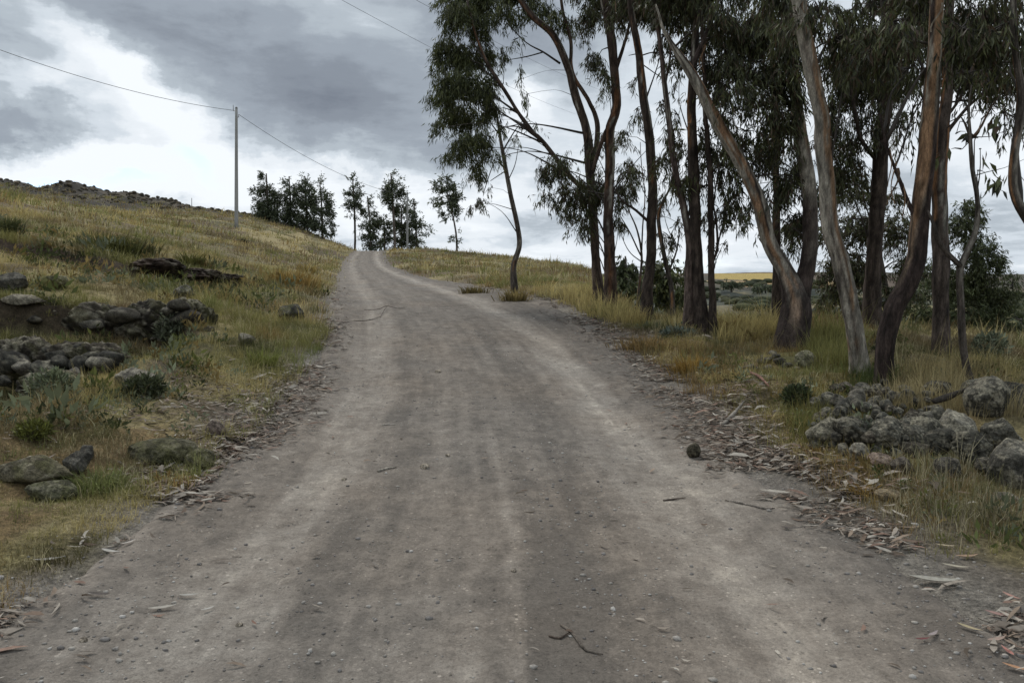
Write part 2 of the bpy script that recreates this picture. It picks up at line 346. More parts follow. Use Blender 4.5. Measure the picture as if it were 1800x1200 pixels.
def road_z(t, y):
    x = XC(y) + t
    base = ZR(y); edge = np.minimum(HWR(y) - t, t + HWL(y))
    rut = -.024 * np.exp(-((t - 1.2) / .28) ** 2) - .028 * np.exp(-((t + 1.28) / .3) ** 2) - .012 * np.exp(-((t - .5) / .18) ** 2) + .012 * np.exp(-((t) / .4) ** 2)
    z = base + .02 + rut + .014 * fbm(x * 1.4, y * .9, 3, 91) + .008 * fbm(x * 6, y * 4, 3, 92) + .004 * noise(x * 22, y * 18, 93)
    e = edge + .30 * fbm(x * .8, y * .8, 4, 95)
    return z + .015 * ss(1 - edge / .5) - .16 * ss((.10 - e) / .35) - .3 * ss((-.15 - e) / .3)
def build_road():
    y = np.concatenate([np.arange(-30, 1.5, .5), np.arange(1.5, 9, .035), np.arange(9, 20, .07), np.arange(20, 45, .2), np.arange(45, 128, .5)])
    t = np.arange(-3.1, 3.5001, .04)
    Tm, Y = np.meshgrid(t, y); x = XC(Y) + Tm; z = road_z(Tm, Y)
    m = MB(); m.add(np.stack([x, Y, z], -1), grid_faces(len(y), len(t)), np.array([.2, .18, .16]))
    o = m.build('road', road_material(), smooth=True); me = o.data
    uvl = me.uv_layers.new(name='UVMap'); li = np.empty(len(me.loops), np.int32); me.loops.foreach_get('vertex_index', li)
    uvd = np.stack([Tm.ravel(), Y.ravel()], 1)[li]; uvl.data.foreach_set('uv', uvd.astype(np.float32).ravel())
    tag(o, kind='structure')
build_road()
def surf(x, y):
    """height of the visible surface, road or ground"""
    x = np.asarray(x, float); y = np.asarray(y, float); t = x - XC(y)
    inside = ss((np.minimum(HWR(y) - t, t + HWL(y)) + .02) / .25)
    return np.maximum(H(x, y) - inside * .07, np.where((t > -3.0) & (t < 3.4), road_z(t, y), -99))
def place(u, v):
    p = at(u, v); return p if p is None else np.array([p[0], p[1], float(surf(p[0], p[1]))])
# ------------------------------------------------------------------ tubes (trunks, limbs, sticks)
def catmull(P, Rr, ds):
    P = np.asarray(P, float); Rr = np.asarray(Rr, float); n = len(P)
    Q = np.vstack([2 * P[0] - P[1], P, 2 * P[-1] - P[-2]]); out = []; ro = []
    for i in range(n - 1):
        p0, p1, p2, p3 = Q[i], Q[i + 1], Q[i + 2], Q[i + 3]; k = max(2, int(np.linalg.norm(p2 - p1) / ds)); s = np.linspace(0, 1, k, endpoint=(i == n - 2))[:, None]
        out.append(.5 * (2 * p1 + (p2 - p0) * s + (2 * p0 - 5 * p1 + 4 * p2 - p3) * s ** 2 + (3 * p1 - p0 - 3 * p2 + p3) * s ** 3))
        ro.append(Rr[i] + (Rr[i + 1] - Rr[i]) * s[:, 0])
    return np.vstack(out), np.concatenate(ro)
def tube(mb, P, Rr, colf, sides=10, ds=.08, rough=.1, seed=0, wob=0.0):
    P, Rr = catmull(P, Rr, ds); n = len(P)
    if wob: 
        h = np.arange(n) * ds
        P = P + np.stack([fbm(h * 1.7, h * 0 + seed, 3, 5), fbm(h * 1.7, h * 0 + seed, 3, 6), 0 * h], 1) * wob * np.clip(Rr / Rr.max(), .4, 1)[:, None]
    Tn = np.gradient(P, axis=0); Tn /= np.linalg.norm(Tn, axis=1)[:, None] + 1e-9
    ref = np.array([0.37, .91, .12]); a = np.zeros_like(P); v = np.cross(Tn[0], ref)
    for i in range(n):
        v = v - Tn[i] * np.dot(v, Tn[i]); v /= np.linalg.norm(v) + 1e-9; a[i] = v
    b = np.cross(Tn, a); th = np.linspace(0, 2 * np.pi, sides, endpoint=False); hh = (np.arange(n) * ds)[:, None] + 0 * th[None]
    cs, sn = np.cos(th)[None], np.sin(th)[None]
    nz = fbm(cs * 1.1 + seed * 3.7 + 10, hh * 1.3 + sn * 1.1, 3, seed % 50) * rough * 2.0 + fbm(cs * 3 + 40, hh * 5 + sn * 3, 2, seed % 50 + 3) * rough * .5
    rr = Rr[:, None] * (1 + nz)
    V = P[:, None] + a[:, None] * (rr * cs)[..., None] + b[:, None] * (rr * sn)[..., None]
    i = np.arange((n - 1) * sides); r_, c_ = i // sides, i % sides; A = r_ * sides + c_; B = r_ * sides + (c_ + 1) % sides
    F = np.stack([A, B, B + sides, A + sides], 1)
    C = colf(hh, cs, sn, seed, V) if callable(colf) else np.tile(np.asarray(colf, float), (n * sides, 1))
    F = [F, (np.arange(sides)[::-1] + 0)[None], (np.arange(sides) + (n - 1) * sides)[None]]
    mb.add(V.reshape(-1, 3), F, np.asarray(C).reshape(-1, 3)); return P, Rr
def bark(dark=.9, pale=.3, tan=.0, low=1.0, pc=(.33, .31, .265), tanc=(.30, .155, .075), dc=(.060, .045, .036)):
    """low: height up to which rough dark bark stays; above it pale smooth bark with tan peeling strips"""
    dc, pc, tanc = np.array(dc), np.array(pc), np.array(tanc)
    def f(h, cs, sn, seed, V):
        n1 = fbm(cs * 1.3 + seed * 1.3 + 20, h * .9 + sn * 1.3, 5, 11 + seed % 40); n2 = fbm(cs * 2.2 + seed + 60, h * 1.6 + sn * 2.2, 5, 17 + seed % 40); n3 = fbm(cs * 5 + 90, h * 4 + sn * 5, 4, 23)
        c = mix(np.broadcast_to(dc, n1.shape + (3,)), dc * 2.1, ss(.5 + n3 * 2.2))
        up = ss((h - low) / 1.2 + n1 * 1.6)
        c = mix(c, pc * (1 + .3 * n3[..., None]), up * ss((n2 - .30 + pale) * 11)); c = mix(c, tanc * (1 + .4 * n3[..., None]), up * ss((n1 - .42 + tan) * 12))
        c = c * (1 - .45 * ss((fbm(cs * 1.5 + 33 + seed, h * 7 + sn * 1.5, 3, 29) - .22) * 9))[..., None]
        return c.reshape(-1, 3)
    return f
# ------------------------------------------------------------------ foliage
def leaves(mb, base, dirv, L, W, tint, curve=.12):
    """one sickle-shaped leaf per row: two bent quads"""
    n = len(base); dirv = dirv / np.linalg.norm(dirv, axis=1)[:, None]
    r = rng.normal(size=(n, 3)); s = np.cross(dirv, r); s /= np.linalg.norm(s, axis=1)[:, None] + 1e-9; q = np.cross(dirv, s)
    L = L[:, None]; W = W[:, None]; cu = (rng.uniform(-1, 1, (n, 1)) * curve) * L
    p0 = base; m1 = base + dirv * L * .42 + q * cu
    pl = m1 + s * W * .5; pr = m1 - s * W * .5; tip = base + dirv * L + q * cu * .2 + s * rng.uniform(-.15, .15, (n, 1)) * L
    V = np.stack([p0, pl, tip, pr], 1).reshape(-1, 3); F = (np.arange(n) * 4)[:, None] + np.array([[0, 1, 2, 3]])
    mb.add(V, F, np.repeat(tint, 4, 0))
def tints(n, pal, w=None, var=.3):
    pal = np.array(pal); i = rng.choice(len(pal), n, p=w); return pal[i] * rng.uniform(1 - var, 1 + var, (n, 1))
PAL_DARK = [(.058, .066, .026), (.084, .092, .034), (.036, .038, .022), (.090, .062, .040), (.13, .145, .07)]
PAL_GREEN = [(.060, .075, .026), (.100, .115, .038), (.040, .048, .020), (.075, .085, .04), (.14, .15, .06)]
PAL_FAR = [(.072, .088, .048), (.098, .118, .060), (.055, .068, .040), (.13, .15, .085)]
PAL_BUSH = [(.060, .075, .030), (.085, .10, .04), (.045, .052, .024), (.12, .14, .06)]
def spray_crown(mb, tw, centres, radii, ns, L=.16, W=.024, pal=PAL_DARK, down=1.0, per=11, twig=True, src=None, wts=None):
    """hanging leaf sprays inside ellipsoids; tw receives the twigs that carry them"""
    for ci, (c, r, k) in enumerate(zip(centres, radii, ns)):
        k = max(1, int(k)); d = rng.normal(size=(k, 3)); d /= np.linalg.norm(d, axis=1)[:, None]; rad = rng.uniform(0, 1, (k, 1)) ** .45
        sc_ = c + d * rad * r
        # sub-clusters give the crown gaps and clumps
        nc = min(k, max(2, k // 9)); cc = sc_[:nc]; pick = rng.integers(0, nc, k); sc_ = cc[pick] + (sc_ - cc[pick]) * rng.uniform(.12, .62, (k, 1))
        out = sc_ - c; out[:, 2] *= .3; out /= np.linalg.norm(out, axis=1)[:, None] + 1e-6
        dv = out * rng.uniform(.1, .8, (k, 1)) + np.array([0, 0, -1.0]) * down * rng.uniform(.5, 1.2, (k, 1)) + rng.normal(size=(k, 3)) * .25
        dv /= np.linalg.norm(dv, axis=1)[:, None]; ln = rng.uniform(1.2, 3.0, (k, 1)) * L
        tt = rng.uniform(0, 1, (k, per, 1)); b = sc_[:, None] + dv[:, None] * ln[:, None] * tt; b = b.reshape(-1, 3) + rng.normal(size=(k * per, 3)) * L * .12
        ld = np.repeat(dv, per, 0) * .5 + rng.normal(size=(k * per, 3)) * .45 + np.array([0, 0, -1.0 * down])
        sh = np.repeat(rng.uniform(.7, 1.3, (k, 1)), per, 0)
        leaves(mb, b, ld, rng.uniform(.6, 1.25, k * per) * L, rng.uniform(.7, 1.3, k * per) * W, tints(k * per, pal, wts) * sh)
        if twig and tw is not None:
            s0 = c if src is None else src[ci]
            m_ = min(k, 14); ends = sc_[rng.choice(k, m_, replace=False)]
            for e in ends:
                mid = (s0 + e) / 2 + rng.normal(size=3) * .06 * np.linalg.norm(e - s0) + np.array([0, 0, .08 * np.linalg.norm(e - s0)])
                tube(tw, [s0, mid, e], [.010 * L / .16, .006 * L / .16, .0025 * L / .16], (.05, .042, .035), 4, .25, 0)
def leaf_count(D, ru, rv, dens, L, W): return 2.3 * dens * math.pi * ru * rv / (.42 * L * W * (F_PX / D) ** 2)
def path3(px, D0, dd=None):
    P = []; Rr = []
    for i, q in enumerate(px):
        u, v, wd = q[:3]; D = D0 + (q[3] if len(q) > 3 else 0); P.append(pt(u, v, D)); Rr.append(wd / 2 * D / F_PX)
    return np.array(P), np.array(Rr)
def gum_tree(label, base, path, limbs=(), blobs=(), col=None, top=9.0, over=900, flare=.5, name='eucalyptus_tree', depth=None, rough=.10, sides=14, group=None, pal=PAL_DARK, twigs=(), L=.135, W=.0185, up_r=.9, lean=(0, 0), D=None, bare=False, wob=.05, seed=None, ws=1.0, strips=0):
    """path: (u, v, width) of the trunk in directions from the camera, all at the distance of its foot; it goes on above the picture to 'top' metres"""
    g = place(*base); D = g[1] if D is None else D
    seed = seed if seed is not None else int(base[0]); col = col or bark()
    P, Rr = path3(path, D); Rr = Rr * ws
    if depth is not None:      # lean towards / away from the camera, growing with height
        P[:, 1] += depth * np.clip((P[:, 2] - P[0, 2]) / 5, 0, 2)
    foot = np.array([P[0, 0], P[0, 1], float(H(P[0, 0], P[0, 1]))])
    P[0] = foot + np.array([0, 0, .02]); root = foot - np.array([0, 0, .18])
    P = np.vstack([root, P]); Rr = np.concatenate([[Rr[0] * (1 + flare)], [Rr[0] * (1 + flare * .5)], Rr[1:]])
    visible_top = P[-1].copy()
    if top and P[-1, 2] < top:
        d = P[-1] - P[-2]; d /= np.linalg.norm(d); d[2] = max(d[2], .6); q = P[-1]; rr = Rr[-1]; n = 4
        for i in range(n):
            st = (top - visible_top[2]) / n; q = q + d / d[2] * st + np.array([U(-.15, .15), U(-.15, .15), 0]); d[0] *= .8; d[1] *= .8; P = np.vstack([P, q]); Rr = np.append(Rr, max(rr * (1 - (i + 1) / (n + .4)), .012))
    t = thing(name, foot, label, 'tree', group)
    mb = MB(); PP, RR = tube(mb, P, Rr, col, sides, .07, rough, seed, wob); mb.build('trunk', M_BARK, t, True)
    allP = [PP]; allR = [RR]
    for li, lb in enumerate(limbs):
        LP, LR = path3(lb, D); LR = LR * ws
        if depth is not None: LP[:, 1] += depth * np.clip((LP[:, 2] - foot[2]) / 5, 0, 2)
        m = MB(); p_, r_ = tube(m, LP, LR, col, 10, .07, rough, seed + li + 1, .03); m.build('limb', M_BARK, t, True); allP.append(p_); allR.append(r_)
    for q in range(strips):      # ribbons of peeling bark hanging from trunk and limbs
        k0 = int(rng.integers(0, len(allP))); Q = allP[k0]; kk = rng.integers(len(Q) // 4, max(len(Q) // 4 + 2, int(len(Q) * .8))); p = Q[kk]; rad = allR[k0][kk]
        if p[2] > 5.2 or p[2] < foot[2] + .7: continue
        a = U(-3.3, .2); o_ = np.array([math.cos(a), math.sin(a), 0]); ln = U(.15, .45); n_ = 8; s_ = np.linspace(0, 1, n_)[:, None]
        C = p + o_ * (rad * .98 + .10 * ln * s_ ** 2 * U(.3, 1)) + np.array([0, 0, -1.0]) * ln * s_ + o_[[1, 0, 2]] * np.array([1, -1, 0]) * .05 * np.sin(s_ * 4 + a); sd = np.array([-math.sin(a), math.cos(a), 0]); wd = (.010 * (1 - .7 * s_) + .003)
        m = MB(); V = np.stack([C - sd * wd, C + o_ * .006, C + sd * wd], 1).reshape(-1, 3); m.add(V, grid_faces(n_, 3), np.array([(.24, .15, .09), (.12, .08, .055), (.30, .25, .19)][q % 3])); m.build('bark_strip', M_BARK, t)
    allP = np.vstack(allP); allR = np.concatenate(allR)
    crown = MB(); tw = crown
    for b in blobs:
        u, v, ru, rv, dens = b[:5]; dd = b[5] if len(b) > 5 else U(-.1, .9); c = pt(u, v, D + dd); k = (D + dd) / F_PX
        n = leaf_count(D + dd, ru, rv, dens, L, W) / 11
        below = allP[:, 2] < c[2] + .15; cand = allP[below] if below.any() else allP; dist = np.linalg.norm(cand - c, axis=1) + .4 * np.maximum(0, c[2] - cand[:, 2] - 1.0)
        s = cand[rng.choice(np.argsort(dist)[:24])]; Lb = np.linalg.norm(c - s)
        if Lb > .15:
            mid = (s * .5 + c * .5) + np.array([U(-.08, .08), U(-.08, .08), .10]) * Lb
            tube(tw, [s, mid, c], [min(.03, .004 + .012 * Lb * min(dens, 1.5)), .010 * min(1, dens), .004], (.055, .045, .037), 6, .15, .05, seed, .03)
        spray_crown(crown, tw, [c], [np.array([ru * k, max(.35, .6 * (ru + rv) / 2 * k), rv * k])], [n], L, W, pal)
    for q in twigs:
        TP, TR = path3(q, D); m = MB(); tube(m, TP, TR, (.05, .042, .036), 6, .1, .05, seed, .02); m.build('branch', M_BARK, t, True)
    if over and top:
        for q in range(5):
            c = pt(path[-1][0] * .5 + path[-3][0] * .5 + U(-60, 60), U(-90, -5), D + U(.5, 1.3)); k = D / F_PX
            spray_crown(crown, tw, [c], [np.array([44 * k, .4, 34 * k])], [leaf_count(D, 44, 34, 1.0, L, W) / 11], L, W, pal)
        hs = np.arange(visible_top[2] + .6, top + .4, .75); ii = [np.argmin(np.abs(PP[:, 2] - h)) for h in hs]
        for h, i in zip(hs, ii):
            for k_ in range(3):
                a = U(0, 6.28); rr = up_r * U(.35, 1.1); c = PP[i] + np.array([math.cos(a) * rr, math.sin(a) * rr, U(-.2, .5)])
                tube(tw, [PP[max(i - 8, 0)], (PP[i] + c) / 2 + np.array([0, 0, .05]), c], [.022, .012, .005], (.05, .042, .035), 5, .2, .05, seed)
                spray_crown(crown, tw, [c], [np.array([.55, .55, .5])], [max(4, over / (len(hs) * 3 * 9))], L * 1.3, W * 1.5, pal, per=9)
    if crown.n: crown.build('crown', M_LEAF, t)
    return t
B_DARK = bark(pale=-.1, tan=.0, low=2.5, dc=(.042, .032, .026))
B_BROWN = bark(pale=-.05, tan=.05, low=2.2, dc=(.052, .038, .030), tanc=(.16, .085, .05))
B_GREY = bark(pale=.06, tan=.04, low=.1, dc=(.060, .050, .042), pc=(.22, .20, .17))
B_PALE = bark(pale=.66, tan=.05, low=-1.5, dc=(.10, .085, .07), pc=(.33, .30, .25), tanc=(.26, .165, .10))
B_TAN = bark(pale=.45, tan=.40, low=1.3, dc=(.05, .036, .03), pc=(.36, .32, .25), tanc=(.30, .18, .10))
B_TAN9 = bark(pale=.44, tan=.24, low=1.7, dc=(.032, .023, .02), pc=(.36, .33, .27), tanc=(.29, .175, .10))
def build_trees():
    G = 'eucalyptus trees along the right edge of the road'
    gum_tree('slim bent eucalyptus standing alone nearest the crest on the right verge', (905, 517),
        [(905, 515, 14), (903, 470, 12), (913, 432, 11), (909, 395, 10), (897, 340, 9), (886, 280, 8), (878, 235, 6), (873, 200, 4), (866, 170, 2)], top=None, over=0, col=B_GREY,
        blobs=[(842, 350, 10, 22, .8), (828, 362, 9, 10, .6), (866, 330, 10, 8, .4), (925, 215, 12, 10, .4), (910, 240, 14, 6, .35)], twigs=[[(890, 300, 3), (870, 285, 2), (850, 340, 1.5)], [(884, 265, 3), (905, 230, 2), (925, 205, 1)],
        [(880, 240, 3), (862, 215, 2), (848, 190, 1)], [(892, 320, 2), (905, 290, 1.5), (912, 255, 1)], [(889, 300, 2), (862, 318, 1.2)]], wob=.02, rough=.06, group=G, ws=0.85)
    gum_tree('eucalyptus with a long low limb reaching left and two forking stems above', (1052, 532),
        [(1052, 530, 26), (1048, 460, 22), (1043, 380, 21), (1036, 300, 22), (1030, 225, 20), (1012, 170, 19), (998, 118, 18), (972, 62, 16), (935, 28, 14), (905, -20, 12), (880, -80, 10)],
        limbs=[[(1040, 320, 14), (1050, 225, 12), (1036, 180, 10), (1012, 140, 9), (1004, 112, 9), (1003, 70, 8), (990, 20, 7), (980, -50, 6)],
               [(1038, 345, 12), (992, 297, 11), (950, 245, 9), (932, 230, 8), (902, 184, 8), (880, 148, 7), (850, 95, 6), (828, 30, 5), (815, -40, 4)]],
        blobs=[(800, 25, 32, 38, 1.5), (845, 35, 38, 40, 1.3), (792, 85, 34, 34, 1.6), (835, 95, 42, 36, 1.8), (800, 145, 44, 38, 1.9), (848, 150, 36, 34, 1.9), (780, 165, 30, 26, 1.0), (815, 200, 44, 32, 1.7), (858, 195, 26, 24, 1.3),
               (768, 225, 24, 16, .7), (830, 245, 38, 34, 1.6), (800, 262, 22, 26, 1.1), (838, 290, 24, 24, 1.0), (862, 265, 24, 18, .7), (820, 0, 60, 30, 1.6), (770, 110, 18, 40, .6), (895, 20, 34, 26, 1.1), (880, 90, 14, 26, .5), (945, 8, 34, 22, 1.3), (985, 22, 28, 20, 1.0),
               (915, 140, 14, 30, .25), (928, 165, 10, 24, .3), (880, 210, 22, 22, .3), (905, 70, 20, 14, .25), (945, 220, 8, 12, .5), (905, 240, 7, 8, .5), (1005, 40, 18, 30, .5)],
        twigs=[[(985, 112, 4), (955, 92, 3), (925, 75, 2), (890, 40, 2)], [(955, 92, 2.5), (925, 100, 2), (890, 106, 1)], [(932, 230, 3), (905, 222, 2), (880, 225, 1)], [(945, 240, 3), (915, 200, 1.5)]],
        col=B_BROWN, top=9.5, depth=.0, pal=PAL_GREEN, group=G, over=1200, strips=5, ws=0.74)
    gum_tree('straight dark brown eucalyptus beside the forked one on the verge', (1075, 542),
        [(1075, 540, 25), (1073, 450, 22), (1070, 380, 21), (1071, 300, 20), (1073, 230, 20), (1084, 190, 19), (1080, 110, 18), (1071, 50, 17), (1062, 0, 16), (1055, -80, 13)], col=bark(pale=-.05, tan=.10, low=1.0, dc=(.052, .036, .028), tanc=(.15, .075, .04)),
        limbs=[[(1082, 205, 9), (1060, 240, 9), (1042, 300, 8)], [(1084, 120, 8), (1100, 70, 6), (1112, 20, 5)]],
        blobs=[(985, 290, 32, 30, 1.2), (948, 300, 18, 24, .9), (965, 345, 26, 18, .7), (1012, 335, 36, 40, 1.5), (988, 372, 22, 14, .6), (1032, 385, 18, 34, 1.0), (1052, 320, 26, 40, 1.3), (1095, 335, 28, 34, 1.1), (1110, 300, 22, 30, .9), (1088, 385, 18, 20, .7),
               (1048, 105, 22, 18, 1.5), (1062, 125, 14, 20, 1.2), (1030, 20, 34, 24, 1.2), (1070, 10, 34, 22, 1.4), (1035, 60, 14, 14, .5), (1060, 250, 16, 30, .7), (1020, 400, 5, 12, .8), (1000, 400, 6, 8, .5), (1060, 160, 14, 14, .6), (1035, 260, 14, 20, .6)], group=G, over=900, ws=0.86)
    gum_tree('dark bare-trunked eucalyptus leaning slightly left with a low stub branch', (1138, 562),
        [(1138, 560, 27), (1141, 480, 23), (1145, 400, 22), (1146, 300, 21), (1140, 225, 20), (1129, 150, 19), (1120, 80, 17), (1112, 30, 16), (1104, -60, 14)], col=B_DARK,
        limbs=[[(1144, 395, 7), (1118, 370, 6), (1092, 352, 5), (1080, 330, 3)]],
        blobs=[(1110, 5, 40, 24, 1.6), (1150, 10, 34, 26, 1.5), (1085, 30, 22, 24, .9), (1120, 190, 14, 24, .5), (1118, 140, 12, 14, .5), (1105, 240, 20, 26, .55), (1112, 290, 18, 26, .5), (1165, 60, 16, 28, .9), (1170, 230, 14, 24, .5), (1168, 180, 10, 20, .4)],
        twigs=[[(1122, 100, 2.5), (1150, 92, 2), (1170, 96, 1.5)], [(1124, 110, 2), (1150, 128, 1.6), (1168, 140, 1.5)], [(1120, 95, 2), (1105, 98, 1)]], group=G, over=900, ws=0.76)
    gum_tree('thin crooked grey sapling between the dark trunks', (1183, 548),
        [(1183, 545, 9), (1181, 510, 8), (1170, 462, 8), (1160, 410, 7), (1158, 375, 6), (1170, 345, 4), (1183, 325, 2)], top=None, over=0, col=B_GREY, D=15.5,
        blobs=[(1178, 420, 20, 26, .5), (1165, 345, 20, 20, .5), (1190, 390, 14, 22, .45), (1150, 330, 10, 14, .4)], rough=.05, sides=8, wob=.01, limbs=[[(1176, 480, 4), (1190, 440, 3), (1195, 400, 2)]])
    gum_tree('leafless pale sapling with fanned bare branches behind the dark trunks', (1120, 548),
        [(1120, 545, 5), (1124, 500, 5), (1128, 450, 4), (1120, 405, 3), (1105, 370, 2)], top=None, over=0, col=B_GREY, rough=.05, sides=6, wob=.0, D=17.0,
        limbs=[[(1128, 450, 3), (1108, 410, 2.5), (1090, 380, 1.5)], [(1127, 440, 3), (1133, 360, 2), (1128, 290, 1.5), (1126, 250, 1)], [(1128, 460, 2), (1105, 440, 1.5), (1085, 395, 1)]], name='dead_sapling')
    gum_tree('slender reddish brown eucalyptus curving left against a thicker trunk', (1212, 577),
        [(1212, 575, 24), (1210, 500, 20), (1212, 430, 17), (1201, 360, 15), (1189, 310, 14), (1179, 240, 13), (1171, 170, 12), (1165, 120, 11), (1159, 60, 10), (1152, -30, 9)], col=bark(pale=.05, tan=.12, low=.6, dc=(.07, .052, .044), tanc=(.18, .10, .07)),
        blobs=[(1180, 20, 30, 24, 1.6), (1205, 60, 26, 26, 1.3), (1160, 285, 16, 30, .5), (1200, 250, 18, 30, .7), (1190, 200, 18, 22, .5), (1165, 320, 14, 22, .5), (1185, 100, 14, 20, .8)], limbs=[[(1168, 150, 6), (1176, 110, 5), (1178, 70, 4)]], group=G, ws=0.78)
    gum_tree('thick dark trunk directly beside the slender reddish one', (1233, 582),
        [(1233, 580, 30), (1226, 510, 25), (1222, 400, 24), (1220, 300, 22), (1216, 200, 18), (1218, 120, 16), (1224, 50, 14), (1230, -40, 12)], col=B_DARK,
        blobs=[(1215, 15, 34, 24, 1.8), (1240, 60, 30, 30, 1.6), (1255, 100, 26, 24, 1.3), (1240, 120, 16, 30, .9), (1262, 165, 14, 30, .7), (1205, 95, 16, 22, .8), (1195, 130, 10, 16, .5), (1185, 250, 18, 40, .7), (1205, 290, 16, 40, .7), (1245, 380, 14, 24, .6), (1180, 320, 14, 30, .6), (1250, 270, 20, 40, .9), (1232, 240, 18, 34, .9), (1215, 300, 22, 30, .9), (1236, 330, 16, 22, .7), (1230, 150, 14, 22, .7), (1200, 330, 14, 20, .6), (1215, 420, 10, 12, .4)], group=G, ws=0.82)
    gum_tree('narrow dark trunk with a side shoot, rightmost of the tight cluster', (1254, 590),
        [(1254, 588, 17), (1251, 500, 14), (1250, 400, 13), (1248, 300, 11), (1241, 210, 9), (1238, 160, 8), (1234, 80, 7), (1230, 0, 6)], col=B_DARK, sides=10,
        limbs=[[(1252, 470, 5), (1262, 435, 5), (1259, 385, 4), (1252, 350, 3)]],
        blobs=[(1270, 290, 26, 40, 1.0), (1285, 350, 26, 30, .9), (1268, 375, 20, 22, .7), (1300, 395, 10, 12, .8), (1245, 425, 14, 12, .5), (1262, 215, 20, 34, .9), (1262, 120, 20, 30, 1.2), (1271, 430, 5, 12, .8), (1290, 250, 22, 34, .8)], top=7, over=500, group=G, ws=0.85)
    gum_tree('stout forked eucalyptus with a swollen dark foot and peeling pale limbs', (1390, 607),
        [(1389, 606, 66), (1396, 575, 64), (1402, 545, 62), (1398, 512, 50), (1383, 475, 36), (1358, 428, 31), (1336, 345, 28), (1304, 275, 25), (1268, 212, 24), (1238, 152, 22), (1214, 108, 18), (1188, 66, 9), (1172, 35, 6), (1160, 0, 4)],
        limbs=[[(1400, 560, 44), (1410, 520, 40), (1420, 485, 34), (1428, 450, 32), (1430, 370, 31), (1426, 300, 28), (1416, 225, 26), (1406, 130, 24), (1400, 50, 22), (1395, -50, 20), (1390, -160, 16), (1388, -300, 10)], [(1222, 120, 10), (1240, 70, 9), (1262, 20, 8), (1280, -50, 7)]],
        col=bark(pale=.62, tan=.12, low=.8, dc=(.040, .030, .026), pc=(.34, .31, .26), tanc=(.27, .165, .10)), sides=22, rough=.13,
        blobs=[(1300, 60, 50, 44, 1.7), (1350, 30, 50, 34, 2.0), (1270, 20, 40, 30, 1.8), (1330, 110, 44, 34, 1.3), (1385, 90, 34, 40, 1.6), (1300, 160, 40, 34, .9), (1345, 190, 34, 40, .9), (1385, 170, 24, 40, 1.2), (1310, 230, 30, 34, .7), (1370, 250, 30, 34, .9),
               (1325, 290, 20, 24, .7), (1390, 310, 26, 44, 1.0), (1310, 370, 16, 18, .8), (1330, 400, 8, 10, .5), (1270, 150, 20, 30, 1.0), (1395, 380, 20, 34, .8), (1350, 340, 14, 24, .4), (1290, 200, 20, 36, .6), (1325, 175, 16, 40, .6), (1362, 140, 22, 40, .8), (1280, 110, 26, 30, 1.2), (1345, 240, 14, 36, .5), (1300, 330, 14, 20, .5), (1318, 130, 30, 22, 1.0), (1295, 270, 22, 44, .8), (1340, 270, 24, 40, .7), (1372, 330, 22, 44, .9), (1412, 400, 16, 50, .9), (1440, 330, 20, 50, .9), (1320, 340, 22, 30, .6), (1385, 230, 26, 44, 1.1), (1290, 310, 18, 30, .6), (1330, 60, 44, 40, 1.6), (1380, 130, 34, 34, 1.4)], depth=.3, top=10, group=G, over=1200, flare=.15, strips=12, ws=0.86)
    gum_tree('dark trunk rising straight up just behind the stout forked tree', (1367, 577),
        [(1367, 575, 20), (1366, 480, 18), (1366, 380, 15), (1364, 280, 14), (1362, 180, 12), (1355, 80, 11), (1350, -20, 10)], D=14.4, col=B_DARK,
        blobs=[(1350, 60, 44, 40, 1.5), (1400, 60, 30, 40, 1.5), (1330, 140, 24, 34, .9), (1380, 200, 28, 40, 1.2), (1350, 250, 24, 36, .8), (1395, 300, 24, 44, 1.2), (1395, 390, 22, 36, 1.0), (1385, 440, 14, 20, .5)], group=G, ws=0.85)
    gum_tree('pale grey eucalyptus leaning left out of the stone heap, orange strips of bark higher up', (1516, 657),
        [(1516, 655, 36), (1510, 610, 35), (1500, 560, 34), (1486, 500, 33), (1467, 410, 32), (1451, 300, 31), (1440, 210, 30), (1426, 110, 29), (1413, 40, 28), (1404, -30, 26), (1392, -130, 22)],
        col=B_PALE, sides=20, blobs=[(1440, 20, 40, 30, 1.9), (1470, 70, 30, 40, 1.5), (1400, 40, 26, 40, 1.0), (1460, 110, 26, 30, 1.2), (1485, 130, 20, 30, .9), (1490, 20, 34, 30, 1.9)], group=G, flare=.3, over=1200, strips=9, ws=0.88)
    gum_tree('eucalyptus bending right with a blackened lower trunk and tan peeling upper stem', (1554, 670),
        [(1554, 668, 38), (1558, 630, 38), (1564, 585, 40), (1577, 540, 42), (1598, 500, 43), (1614, 455, 40), (1620, 400, 37), (1623, 340, 35), (1627, 280, 34), (1635, 200, 33), (1641, 120, 30), (1645, 50, 28), (1648, -20, 26), (1650, -120, 22)],
        limbs=[[(1612, 385, 9), (1588, 335, 8), (1568, 285, 6), (1556, 250, 5), (1545, 200, 3)]], col=B_TAN9, sides=20, rough=.12,
        blobs=[(1570, 40, 44, 40, 1.8), (1620, 30, 40, 34, 1.7), (1530, 90, 34, 34, 1.4), (1600, 120, 30, 34, 1.2), (1605, 190, 16, 26, .6), (1690, 50, 40, 40, 1.8), (1610, 215, 7, 16, .8)],
        twigs=[[(1635, 150, 3), (1612, 190, 2.5), (1596, 230, 2), (1588, 268, 1.5)], [(1550, 250, 2), (1530, 235, 1)]], group=G, flare=.3, over=1200, strips=9, ws=0.82)
